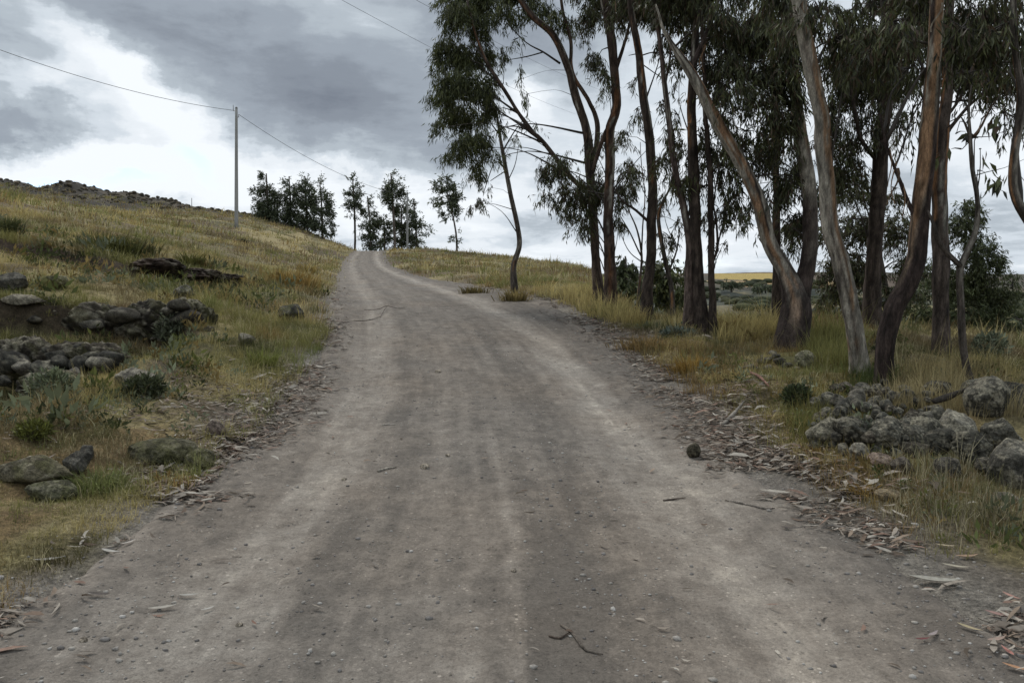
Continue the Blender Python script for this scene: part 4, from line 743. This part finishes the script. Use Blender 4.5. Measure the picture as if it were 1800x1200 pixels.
    for (u, v, ru, rv, lab) in [(1505, 770, 34, 26, 'dark lichened rock low in the front of the stone heap, left part'), (1560, 775, 36, 26, 'dark lichened rock low in the front of the stone heap, middle part'), (1605, 782, 30, 24, 'dark rough rock at the right foot of the stone heap'),
                               (1650, 792, 30, 22, 'dark rough rock below the boulder left of the flat-faced one'), (1715, 800, 36, 28, 'dark rough rock in the gap below the two large boulders'), (1762, 782, 34, 30, 'dark rough rock just left of the round pitted boulder')]:
        rock(lab, u, v, ru, rv, col=(.085, .088, .082), lichen=.45, jag=.18, name='rock_outcrop', cat='rock', lift=.04)
    rock('pale potato-shaped stone on top of the heap', 1507, 714, 16, 20, col=(.17, .17, .16), lichen=.3, ang=.5, lift=.05)
    # loose stones on the road
    for i, (u, v, s, lab) in enumerate([(746, 823, 9, 'small flat pale stone pressed into the middle of the road'), (605, 843, 5, 'light chip of stone left of the pale stick on the road'), (787, 807, 5, 'tiny bright stone chip near the middle of the road'),
            (903, 1016, 5, 'pale pebble on the middle of the road below the thin tyre marks'), (1495, 922, 6, 'greyish pebble at the right of the road beside litter'), (770, 655, 6, 'pale stone fragment far up the middle of the road'), (145, 1132, 8, 'light angular stone at the lower left of the road'), (420, 1098, 7, 'grey stone beside the curled leaf at lower left')]):
        rock(lab, u, v, s, s * .6, col=(.36, .34, .31), lichen=.1, sub=3, sink=.55, ang=.6)
build_stones()
def build_ridge_rocks():
    m = MB(); r2 = np.random.default_rng(9); k = 0
    while k < 1500:
        y = r2.uniform(118, 150); u = r2.uniform(-80, 560); x = (u - 900) / F_PX * y; s = r2.uniform(.12, .5); z = float(H(x, y)); k += 1
        rock_mesh(m, (x, y, z + s * .05), (s * 1.3, s, s * .8), 3000 + k, 2, (.085, .075, .06) if k % 3 else (.05, .048, .042), .9, .2)
    tag(m.build('outcrop_rocks', M_STONE), 'dark rock rubble along the skyline of the left hill', 'rocks', None, 'stuff')
build_ridge_rocks()
def build_scrub():
    m = MB(); r2 = np.random.default_rng(19); cl = r2.uniform(0, 1, (26, 2)); 
    for k in range(900):
        a, b = cl[r2.integers(0, 26)]; az = -.02 + .78 * a + r2.normal(0, .022); rr = 110 * (700 / 110) ** b * (1 + r2.normal(0, .06)); x, y = rr * math.sin(az), rr * math.cos(az)
        if az < .16 and rr < 150: continue
        s = r2.uniform(.5, 1.6) * (1 + rr / 400); z = float(H(x, y)); rock_mesh(m, (x, y, z + s * .3), (s * 1.5, s * 1.2, s * .7), 5000 + k, 2, (.040, .052, .030) if k % 3 else (.060, .068, .038), .3, 0)
    tag(m.build('scrub', M_GROUND), 'dark scrub dotted over the valley and far slopes on the right', 'scrub', None, 'stuff')
build_scrub()
# ------------------------------------------------------------------ sticks, bark and single fallen leaves
def stick(label, px, r, col=(.22, .19, .16), name='stick', cat='stick', lifts=None):
    P = []; 
    for i, (u, v) in enumerate(px):
        p = place(u, v); P.append([p[0], p[1], p[2] + r * .9 + (lifts[i] if lifts else 0)])
    P = np.array(P); o0 = P[0].copy(); m = MB(); tube(m, P - o0, [r * .8] + [r] * (len(P) - 2) + [r * .4], col, 7, .03, .2, int(px[0][0]))
    o = m.build(name, M_BARK, None, True); o.location = o0; tag(o, label, cat); return o
stick('short pale stick lying on the road left of centre', [(664, 832), (680, 828), (697, 824)], .010, (.40, .36, .30))
stick('pale straight stick at the right road edge above the round stone', [(1198, 772), (1210, 776), (1221, 780)], .011, (.42, .38, .33))
stick('thin twig across the right wheel track', [(1166, 882), (1182, 878), (1205, 875)], .006, (.14, .11, .09))
stick('branching twig on dark gravel near the bottom centre', [(985, 1112), (1003, 1122), (1015, 1140), (1030, 1157), (1060, 1160)], .006, (.20, .17, .14))
stick('short twig crossing the branching one near the bottom centre', [(965, 1130), (985, 1134), (1003, 1124)], .005, (.13, .10, .08))
stick('thin dark root-like twig lying far up across the road', [(575, 579), (600, 571), (625, 566), (650, 563), (668, 556)], .007, (.12, .10, .085))
stick('forked dead branch on the crown of the road', [(640, 545), (665, 545), (680, 543), (700, 545), (715, 541)], .007, (.10, .08, .07), lifts=[0, .02, .05, .02, 0])
stick('thin dark twig beside the forked dead branch', [(668, 558), (676, 548), (684, 542)], .006, (.08, .06, .05), lifts=[0, .04, .08])
stick('broken grey branch end poking up from the leaf litter', [(1270, 750), (1290, 735), (1308, 718)], .018, (.30, .27, .23), lifts=[0, .03, .06])
stick('short log resting on the boulders right of the heap', [(1640, 742), (1665, 736), (1702, 722)], .028, (.07, .06, .05), lifts=[.16, .17, .18])
stick('long curved twig at the right of the road among leaves', [(1275, 882), (1310, 892), (1345, 900), (1362, 900)], .006, (.24, .21, .18))
stick('slim stick at the left litter edge', [(338, 890), (365, 887), (395, 886)], .005, (.12, .10, .09))
stick('pale barkstrip stick on the left litter edge', [(345, 855), (368, 850), (390, 846)], .007, (.36, .32, .27))
stick('bright horizontal straw on the road left of centre', [(670, 749), (682, 749), (698, 749)], .006, (.5, .46, .4))
stick('reddish strip of bark in the stones by the forked tree', [(1318, 664), (1335, 672), (1352, 686)], .018, (.30, .17, .13), lifts=[.05, .04, .02])
def single_leaf(label, u, v, ln, ang, col, wd=.2, curl=.25):
    p = place(u, v); k = p[1] / F_PX; L_ = ln * k * 1.15; n = 9; s = np.linspace(0, 1, n); w_ = np.sin(np.pi * np.clip(s, .02, .985) ** .8) * L_ * wd * .5
    a = R(ang); bend = np.cumsum(np.full(n, curl / n)); dx = np.cos(a + bend - curl / 2); dy = np.sin(a + bend - curl / 2); X = np.cumsum(dx) * L_ / n; Y = np.cumsum(dy) * L_ / n
    Z = .012 + .14 * L_ * (s - .5) ** 2 * 2; m = MB(); nx, ny = -dy, dx
    V = np.stack([np.stack([X + nx * w_ * q, Y + ny * w_ * q, Z + abs(q) * w_ * .45], 1) for q in (-1, 0, 1)], 1).reshape(-1, 3); V[:, :2] -= V[:, :2].mean(0)
    m.add(V, grid_faces(n, 3), col); o = m.build('fallen_leaf', M_LITTER, None, True); o.location = p; tag(o, label, 'leaf')
for a in [('pale folded leaf standing out at the left litter edge', 226, 966, 30, 60, (.42, .38, .34)), ('long pale sickle leaf pointing away from the left litter', 195, 977, 42, -20, (.42, .40, .36)), ('broad grey leaf with dark underside at the lower left edge', 88, 990, 50, 22, (.36, .34, .30)),
          ('pale leaf on the road above the curled one at lower left', 333, 1052, 34, 12, (.40, .38, .34)), ('long narrow pale leaf near the lower left of the road', 288, 1076, 50, 24, (.40, .37, .32)), ('curled pale leaf on the road at lower left', 366, 1074, 26, 45, (.44, .42, .38)),
          ('thin dark leaf on the left of the road', 175, 1056, 44, -8, (.10, .085, .075)), ('long grey sickle leaf at the right litter edge', 1645, 1027, 88, -12, (.36, .34, .29)), ('yellowish pointed leaf on the lower right of the road', 1704, 1118, 42, -50, (.38, .32, .20)),
          ('pinkish leaf half turned at the right edge', 1778, 1055, 36, -70, (.36, .21, .17)), ('large pink brown leaf at the right edge above the corner', 1762, 1090, 56, -35, (.34, .22, .19)), ('dark red leaf at the lower right of the road', 1622, 1136, 30, 10, (.17, .065, .065)),
          ('pale grey leaf touching the dark red leaf', 1640, 1128, 34, 35, (.33, .28, .27)), ('orange tan leaf in the bottom right corner', 1786, 1190, 44, -40, (.42, .24, .14)), ('salmon coloured leaf near the bottom right corner', 1770, 1160, 40, 85, (.36, .17, .14)),
          ('tan curled leaf at the grass edge on the right', 1700, 982, 44, 8, (.36, .25, .17)), ('light tan leaf under the right grass edge', 1663, 965, 34, -15, (.42, .35, .24)), ('pale cream leaf lying at the right litter edge by the grass', 1680, 1000, 44, -25, (.40, .36, .28)),
          ('tan leaf above the corner on the right edge', 1752, 1140, 46, 20, (.36, .27, .22)), ('brown leaf crescent on the lower left of the road', 447, 1100, 22, -50, (.20, .12, .09)), ('dark curved leaf right of the road centre', 1384, 936, 24, -12, (.12, .10, .09))]: single_leaf(*a)
# ------------------------------------------------------------------ leaf litter
def scatter(n, y0, y1, tlo, thi, power=1.0):
    y = y0 * (y1 / y0) ** (U(0, 1, n) ** power); return y, U(tlo, thi, n)
PAL_LIT = [(.30, .26, .215), (.22, .185, .15), (.40, .365, .31), (.16, .115, .085), (.09, .07, .052), (.26, .20, .15), (.17, .15, .13), (.22, .145, .11), (.12, .095, .075), (.34, .30, .25)]
def litter(mb, x, y, L, W, pal, lift=.006):
    n = len(x); z = surf(x, y); a = U(0, 2 * np.pi, n); a = np.where(U(0, 1, n) < .6, rng.normal(0, .45, n) + (U(0, 1, n) < .5) * np.pi, a)
    tl = rng.normal(0, .16, n); d = np.stack([np.cos(a), np.sin(a), tl], 1); d /= np.linalg.norm(d, axis=1)[:, None]; s = np.stack([-np.sin(a), np.cos(a), rng.normal(0, .35, n)], 1)
    q = np.array([0, 0, 1.0]); c = np.stack([x, y, z + lift + np.abs(tl) * L * .5 + U(0, .012, n)], 1); L = L[:, None]; W = W[:, None]; cu = rng.uniform(-.15, .25, (n, 1)) * L; sd = rng.uniform(-.18, .18, (n, 1)) * L
    p0 = c - d * L * .5; p1 = c + d * L * .5; a1 = c - d * L * .18 + s * sd + q * cu * .3; a2 = c + d * L * .18 + s * sd + q * cu * .3
    V = np.stack([p0, a1 - s * W * .5, a1 + s * W * .5, a2 - s * W * .5, a2 + s * W * .5, p1], 1).reshape(-1, 3); b = (np.arange(n) * 6)[:, None]
    mb.add(V, [b + np.array([[0, 1, 2]]), b + np.array([[1, 3, 4, 2]]), b + np.array([[3, 5, 4]])], np.repeat(tints(n, pal, None, .25), 6, 0))
def build_litter():
    for side, lab in ((1, 'strip of dry fallen leaves along the right road edge'), (-1, 'strip of dry fallen leaves along the left road edge')):
        m = MB()
        for (n, y0, y1, t0, sp, sc_) in ([(4200, 2.6, 7, 2.36, .19, 1.0), (8000, 5, 15, 2.38, .24, 1.0), (3600, 8, 16, 2.9, .5, 1.0), (2200, 12, 30, 2.3, .3, 1.3), (1100, 3, 9, 2.7, .4, 1.0)] if side > 0 else [(4600, 2.6, 7, 2.22, .11, 1.0), (7500, 5, 15, 2.25, .19, 1.0), (1500, 7, 14, 2.6, .35, 1.0), (2200, 5.2, 8.5, 3.0, .45, .9), (900, 12, 25, 2.15, .25, 1.3)]):
            y, _ = scatter(n, y0, y1, 0, 1); t = rng.normal(t0, sp, n) + (HWR(y) if side > 0 else HWL(y)) - 2.15; t = t + .18 * fbm(y * 1.3, y * 0 + side * 7, 3, 101); x = XC(y) + side * t; dens = fbm(x * 1.6, y * 1.3, 3, 103 + side); k = (dens > -.12 + U(-.15, .15, n)) & (t > 1.5)
            x, y = x[k], y[k]; n = len(x); L = rng.lognormal(math.log(.064), .42, n) * sc_; litter(m, x, y, L, L * U(.07, .22, n), PAL_LIT)
        tag(m.build('leaf_litter', M_LITTER), lab, 'fallen leaves', None, 'stuff')
    m = MB(); y, t = scatter(700, 2.8, 18, -2.2, 2.2); k = U(0, 1, 700) < .25 + .5 * (np.abs(t) / 2.2) ** 2; y, t = y[k], t[k]; n = len(y); L = U(.03, .09, n); litter(m, XC(y) + t, y, L, L * U(.1, .25, n), PAL_LIT, .004)
    tag(m.build('scattered_bits', M_LITTER), 'sparse dry leaf fragments and straw scattered over the road', 'fallen leaves', None, 'stuff')
build_litter()
# ------------------------------------------------------------------ gravel
def build_gravel():
    m = MB(); v0, f0 = ICO[1]; n = 34000; y, t = scatter(n, 2.4, 16, -2.5, 2.7)
    g = .12 + .55 * np.exp(-((t - .45) / .25) ** 2) + .3 * np.exp(-((t + 2.0) / .5) ** 2) + .5 * np.exp(-((t - 2.2) / .45) ** 2) + .25 * np.exp(-((t + .8) / .25) ** 2); g *= .6 + fbm(t * 3, y, 3, 111) * 1.2
    k = U(0, 1, n) < g; y, t = y[k], t[k]; n = len(y); x = XC(y) + t; z = surf(x, y); s = rng.exponential(.0026, n) + .0022; s = np.minimum(s, .015)
    d = v0[None] * (1 + rng.uniform(-.3, .3, (n, len(v0), 1))) * (s[:, None] * np.stack([U(.8, 1.5, n), U(.8, 1.3, n), U(.5, .9, n)], 1))[:, None]
    V = d + np.stack([x, y, z + s * .2], 1)[:, None]; F = (f0[None] + (np.arange(n) * len(v0))[:, None, None]).reshape(-1, 3)
    m.add(V, F, np.repeat(tints(n, [(.26, .24, .215), (.20, .185, .172), (.32, .295, .26), (.16, .148, .138), (.38, .36, .33)], None, .2), len(v0), 0)); tag(m.build('gravel', M_GRAVEL), 'loose gravel and small pebbles on the road surface', 'gravel', None, 'stuff')
build_gravel()
# ------------------------------------------------------------------ grass
def blades(mb, c, h, w, az, lean, col, tipc=1.25):
    n = len(c); d = np.stack([np.cos(az), np.sin(az), 0 * az], 1); s = np.stack([-np.sin(az + rng.normal(0, .8, n)), np.cos(az), 0 * az], 1); h = h[:, None]; w = w[:, None]; ln = lean[:, None]; up = np.array([0, 0, 1.0])
    m1 = c + up * h * .55 * np.cos(ln * .5) + d * h * .55 * np.sin(ln * .5); tip = m1 + up * h * .5 * np.cos(ln * 1.5) + d * h * .5 * np.sin(ln * 1.5)
    V = np.stack([c - s * w * .5, c + s * w * .5, m1 - s * w * .38, m1 + s * w * .38, tip], 1).reshape(-1, 3); b = (np.arange(n) * 5)[:, None]
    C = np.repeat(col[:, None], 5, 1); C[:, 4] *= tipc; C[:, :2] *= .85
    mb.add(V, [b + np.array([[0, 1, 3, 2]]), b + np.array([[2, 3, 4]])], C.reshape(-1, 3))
def tufts(mb, x, y, per, hh, ww, spread, colf, leanmax=.9):
    n = len(x); z = H(x, y); per = int(per); j = np.repeat(np.arange(n), per); N_ = n * per; az = U(0, 2 * np.pi, N_); rr = np.abs(rng.normal(0, 1, N_)) * np.repeat(spread, per) if np.ndim(spread) else np.abs(rng.normal(0, 1, N_)) * spread
    c = np.stack([x[j] + np.cos(az) * rr, y[j] + np.sin(az) * rr, z[j] - .02], 1); H_ = (hh if np.ndim(hh) else np.full(n, hh))[j] * U(.45, 1.2, N_); W_ = (ww if np.ndim(ww) else np.full(n, ww))[j] * U(.6, 1.3, N_)
    col = colf(x, y)[j] * U(.65, 1.35, (N_, 1)); blades(mb, c, H_, W_, az + rng.normal(0, .5, N_), U(.1, leanmax, N_), col)
BROWN = np.array([.17, .125, .075])
STRAW, OLIVE, GREEN, RUST, PALE = [np.array(c) for c in ((.44, .36, .155), (.22, .21, .075), (.16, .19, .06), (.28, .18, .075), (.54, .48, .30))]
def grass_col(bias=0.0, rust=.0):
    def f(x, y):
        n1 = fbm(x * .55 + 3, y * .4, 4, 121) + bias - .07; n2 = fbm(x * 1.2, y * .9, 3, 123); n3_ = fbm(x * .8, y * .6, 3, 127); c = mix(np.broadcast_to(STRAW, x.shape + (3,)), OLIVE, ss(.5 + n1 * 2.4)); c = mix(c, GREEN, ss((n2 - .08) * 4) * .8); c = mix(c, RUST, ss((n3_ - .12 + rust) * 4) * .75)
        p = rng.uniform(0, 1, x.shape); c = mix(c, np.array([.062, .068, .03]), ss((fbm(x * 1.3 + 19, y * 1.0, 4, 133) - .10) * 7) * .8 * ss((26 - y) / 10)); c = mix(c, BROWN, ss((fbm(x * .7 + 9, y * .5, 4, 129) - .05) * 4) * .75); return mix(c, PALE, (p < .12) * .7)
    return f
def free(x, y, side, gap):
    t = (x - XC(y)) * side; hw = HWR(y) if side > 0 else HWL(y); e = t - hw; return e > gap + .28 * fbm(x * 1.3, y * 1.1, 3, 131 + side)
def build_grass():
    for side, lab in ((-1, 'patchy dry and green grass over the left bank and hill'), (1, 'straw and green grass on the right verge under the trees')):
        m = MB()
        for (y0, y1, tmax, n, per, hh, ww, sp, far) in [(2.4, 7, 4.5, 8000, 16, .065, .0036, .05, 0), (5, 14, 10, 13000, 15, .11, .0048, .08, 0), (5, 16, 10, 1100, 20, .24, .0042, .06, 0), (2.4, 8, 1.9, 5500, 16, .05, .0034, .04, 0), (12, 30, 20, 10000, 13, .18, .011, .14, 0), (26, 60, 42, 6500, 12, .26, .030, .3, 1), (50, 125, 75, 7000, 10, .34, .065, .6, 1)]:
            if side > 0 and y0 > 20: tmax, n = 45, int(n * .8)
            y = np.sqrt(U(0, 1, n) * (y1 ** 2 - y0 ** 2) + y0 ** 2); t = U(1.8, 2.0 + tmax, n); x = XC(y) + side * t; k = (np.abs(x) < y * .72 + 1.2) & free(x, y, side, (.42 if y0 < 10 else .30) if side > 0 else (.10 if y0 < 10 else .22))
            hgt = hh * (1 - .3 * ((side > 0) & (y < 9))) * (1 + .9 * fbm(x * .6, y * .5, 3, 141)) * (1 + .15 * (side > 0) * ss((np.abs(t) - 3.6) / 1.5)) * rng.lognormal(-.1, .38, n)
            den = fbm(x * .9, y * .7, 3, 143); k &= den > (-.40 if not far else -.2) + U(-.15, .15, n)
            # bare rocks and the cut faces stay mostly clear
            if side < 0: k &= ~((x < -4.2) & (np.abs(y - 11.5) < .3) & (U(0, 1, n) < .8)); k &= ~((x < -4.6) & (y > 7.4) & (y < 8.6) & (U(0, 1, n) < .7))
            else: k &= ~((np.abs(x - 4.15) < .75) & (y > 6.0) & (y < 9.0) & (U(0, 1, n) < .92))
            x, y, hgt = x[k], y[k], hgt[k]; bias = 0 if side < 0 else .05
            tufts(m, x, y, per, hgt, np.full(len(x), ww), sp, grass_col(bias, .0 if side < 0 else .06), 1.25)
        tag(m.build('grass', M_GRASS), lab, 'grass', None, 'stuff')
    # tall seeding grass among the trees and around the boulders
    m = MB()
    for (u0, u1, v0, v1, n, hh, c) in [(1560, 1800, 690, 735, 150, .28, (.36, .30, .16)), (1600, 1720, 650, 690, 60, .30, (.33, .27, .13)), (1560, 1760, 640, 700, 110, .26, (.22, .18, .09)), (1420, 1510, 590, 650, 160, .36, OLIVE), (1260, 1370, 575, 600, 160, .34, STRAW), (1430, 1540, 800, 850, 40, .09, RUST), (1560, 1800, 800, 950, 60, .20, (.36, .32, .21)), (1560, 1800, 800, 960, 110, .10, (.22, .155, .075)), (1600, 1790, 850, 980, 70, .08, OLIVE), (1580, 1800, 810, 940, 40, .17, (.17, .165, .09)), (1430, 1620, 815, 900, 90, .09, (.26, .19, .075)),
                                   (1020, 1130, 520, 570, 220, .34, STRAW), (1330, 1500, 640, 780, 130, .14, (.19, .15, .05)), (1140, 1300, 610, 700, 200, .15, (.24, .17, .075)), (880, 1010, 515, 540, 160, .34, STRAW), (1500, 1580, 655, 680, 60, .22, (.08, .10, .035)), (1395, 1450, 720, 800, 60, .2, (.16, .15, .05))]:
        q = [at(U(u0, u1), U(v0, v1)) for _ in range(n)]; q = np.array([a for a in q if a is not None and a[1] < 60]); x, y = q[:, 0], q[:, 1]; k = free(x, y, 1, .3); x, y = x[k], y[k]
        cc = np.array(c); tufts(m, x, y, 18, np.full(len(x), hh * .85) * rng.lognormal(-.15, .4, len(x)), np.maximum(.0035, .0007 * y), .05 + .004 * y.mean(), lambda a, b: np.broadcast_to(cc, a.shape + (3,)) * U(.75, 1.3, (len(a), 1)), .7)
    x = U(-8.6, -4.5, 420); y = 11.72 + .35 * noise(x * .9, 0 * x, 5) + U(-.05, .25, 420); tufts(m, x, y, 18, np.full(420, .17), np.full(420, .0055), .07, grass_col(0), 1.5)
    x = U(-8.6, -4.4, 300); y = 11.1 + .35 * noise(x * .9, 0 * x, 5) + U(-.3, .2, 300); tufts(m, x, y, 18, np.full(300, .24), np.full(300, .0055), .07, grass_col(.1), .8)
    x = U(-11.5, -5.2, 300); y = 18.9 + .6 * noise(x * .7, 0 * x, 8) + (x + 7) * .35 + U(-.4, .3, 300); tufts(m, x, y, 16, np.full(300, .28), np.full(300, .009), .12, grass_col(.1), .8)
    x = U(-6.2, -3.6, 200); y = U(6.6, 7.8, 200); tufts(m, x, y, 16, np.full(200, .20), np.full(200, .0045), .07, grass_col(.1), .8)
    tag(m.build('tall_grass', M_GRASS), 'taller seeding grass tufts between the trunks and boulders on the right', 'grass', None, 'stuff')
build_grass()
def build_weeds():
    for lab, boxes in (('low leafy weeds growing over the left bank and its rocks', [(-9.5, -3.2, 5.5, 9.5, 620, .10), (-9.5, -4.0, 10.2, 12.2, 420, .12), (-14, -4.5, 12.5, 22, 520, .20), (-4.2, -2.3, 3.6, 7, 200, .06)]), ('low leafy weeds on the right verge among the stones', [(2.4, 5.6, 4.2, 9.5, 420, .07), (2.2, 6.5, 9, 16, 420, .10)])):
        m = MB()
        for x0, x1, y0, y1, n, sz in boxes:
            x = U(x0, x1, n); y = U(y0, y1, n); side = 1 if x0 > 0 else -1; k = free(x, y, side, .3) & (fbm(x * .9, y * .8, 3, 151) > -.1); x, y = x[k], y[k]; n = len(x); per = 26; sc_ = sz * rng.lognormal(0, .4, n)
            z = H(x, y); d = rng.normal(size=(n, per, 3)); d /= np.linalg.norm(d, axis=2)[..., None]; d[..., 2] = np.abs(d[..., 2]); b = np.stack([x, y, z], 1)[:, None] + d * (sc_[:, None, None] * rng.uniform(.15, 1, (n, per, 1))); b = b.reshape(-1, 3)
            col = np.array([(.085, .10, .035), (.14, .155, .09), (.12, .13, .04), (.20, .15, .06), (.05, .058, .026), (.17, .19, .12)])[rng.integers(0, 6, n)]; col = np.repeat(col * U(.7, 1.25, (n, 1)), per, 0) * U(.7, 1.3, (n * per, 1)); L_ = np.repeat(sc_, per) * U(.25, .6, n * per)
            leaves(m, b, d.reshape(-1, 3) * .5 + rng.normal(size=b.shape) * .5 + np.array([0, 0, .5]), L_, L_ * .36, col)
        tag(m.build('weeds', M_GRASS), lab, 'weeds', None, 'stuff')
build_weeds()
# ------------------------------------------------------------------ tussocks and herbs one can tell apart
def tussock(label, u, v, wpx, hpx, col, n=260, lean=1.0, name='grass_tussock', cat='tussock', leafy=False):
    p = place(u, v); k = p[1] / F_PX; m = MB(); x = rng.normal(0, wpx * k * .26, n); y = rng.normal(0, wpx * k * .22, n); c = np.stack([x, y, -.03 + 0 * x], 1)
    if leafy:
        d = rng.normal(size=(n * 4, 3)); d /= np.linalg.norm(d, axis=1)[:, None]; b = d * rng.uniform(.2, 1, (n * 4, 1)) ** .5 * np.array([wpx * k * .5, wpx * k * .4, hpx * k * .5]) + np.array([0, 0, hpx * k * .45]); leaves(m, b, d * .6 + rng.normal(size=b.shape) * .6 + np.array([0, 0, .6]), U(.03, .07, n * 4) * p[1] / 7, U(.010, .022, n * 4) * p[1] / 7, tints(n * 4, [col, tuple(np.array(col) * .6), tuple(np.array(col) * 1.5)], None, .2))
        for q in range(14): e = b[q * 3]; tube(m, [[0, 0, -.03], [e[0] * .5, e[1] * .5, e[2] * .6], e], [.006, .004, .002], (.09, .075, .05), 4, .1, 0)
    else: blades(m, c, hpx * k * U(.5, 1.25, n), np.full(n, max(.004, .0011 * p[1])) * U(.7, 1.4, n), np.arctan2(y, x) + rng.normal(0, .5, n), U(.15, lean, n), np.array(col) * U(.55, 1.4, (n, 1)))
    o = m.build(name, M_GRASS if not leafy else M_LEAF); o.location = p; tag(o, label, cat)
for a in [('dark green grass clump spreading on the slope above the upper scar', 190, 448, 110, 42, (.085, .09, .03), 900), ('dark brown green clump merging with the right end of the spreading one', 238, 450, 60, 34, (.075, .065, .03), 500), ('dark shrubby clump at the left edge under the skyline', 10, 412, 50, 34, (.055, .062, .024), 400),
          ('olive tussock right of the upper scar', 336, 468, 34, 30, (.10, .10, .03), 300), ('rust brown tussock beside the olive one', 356, 474, 26, 20, (.15, .105, .04), 200), ('golden grass clump at the road edge where it starts to bend', 505, 505, 80, 34, (.28, .19, .06), 800), ('yellow tuft at the road edge on the far left bend', 540, 480, 30, 20, (.30, .23, .08), 200),
          ('small dark tuft on the bare slope below the tall pole', 426, 428, 14, 10, (.05, .05, .025), 100), ('rust orange tuft in front of the broad rounded boulder', 290, 848, 90, 24, (.27, .165, .06), 500), ('rust orange low clump on the right litter edge', 1440, 790, 54, 15, (.26, .165, .065), 320), ('ochre tuft at the bottom of the right grass edge', 1520, 865, 44, 26, (.30, .19, .05), 260),
          ('grey stem tussock by the round pitted boulder', 1640, 890, 80, 44, (.30, .27, .17), 90), ('coarse tussock in front of the boulders at the right edge', 1745, 905, 90, 58, (.30, .27, .17), 110), ('orange grass clump on the right litter edge under the dark trunks', 1140, 612, 90, 26, (.25, .175, .075), 600), ('ochre grass patch along the right litter edge further down', 1215, 655, 60, 36, (.28, .18, .05), 450),
          ('straw tuft at the foot of the slim bent tree', 905, 530, 40, 26, (.24, .19, .08), 300), ('rust tuft left of the foot of the slim bent tree', 832, 516, 40, 16, (.15, .12, .05), 240), ('green tuft on the edge of the leaves left of the road', 462, 645, 40, 40, (.17, .19, .05), 260), ('light green clump at lower left behind the road edge', 165, 860, 90, 44, (.15, .17, .06), 500)]:
    tussock(*a[:6], n=a[6], lean=1.25)
tussock('pale grey green leafy herb in front of the dark rock mass', 90, 712, 80, 66, (.13, .15, .085), 300, name='herb', cat='plant', leafy=True)
tussock('dark leafy shrub against the rocks right of the pale herb', 255, 700, 70, 40, (.055, .065, .03), 260, name='herb', cat='plant', leafy=True)
tussock('grey green herb growing from the face of the earth bank', 305, 600, 60, 44, (.10, .11, .07), 240, name='herb', cat='plant', leafy=True)
tussock('yellow green leafy herb by the road left of the long slab', 60, 775, 60, 36, (.14, .15, .035), 220, name='herb', cat='plant', leafy=True)
tussock('small blue green herb patch beside the narrow dark trunk', 1190, 592, 60, 12, (.12, .15, .12), 160, name='herb', cat='plant', leafy=True)
tussock('dark green leafy herb at the left foot of the stone heap', 1400, 715, 50, 40, (.055, .07, .03), 220, name='herb', cat='plant', leafy=True)
tussock('white flecked dark herb over the lower heap stones', 1515, 780, 60, 40, (.10, .115, .08), 160, name='herb', cat='plant', leafy=True)
tussock('pale herb beside the twisting sapling', 1740, 632, 60, 50, (.15, .17, .11), 160, name='herb', cat='plant', leafy=True)
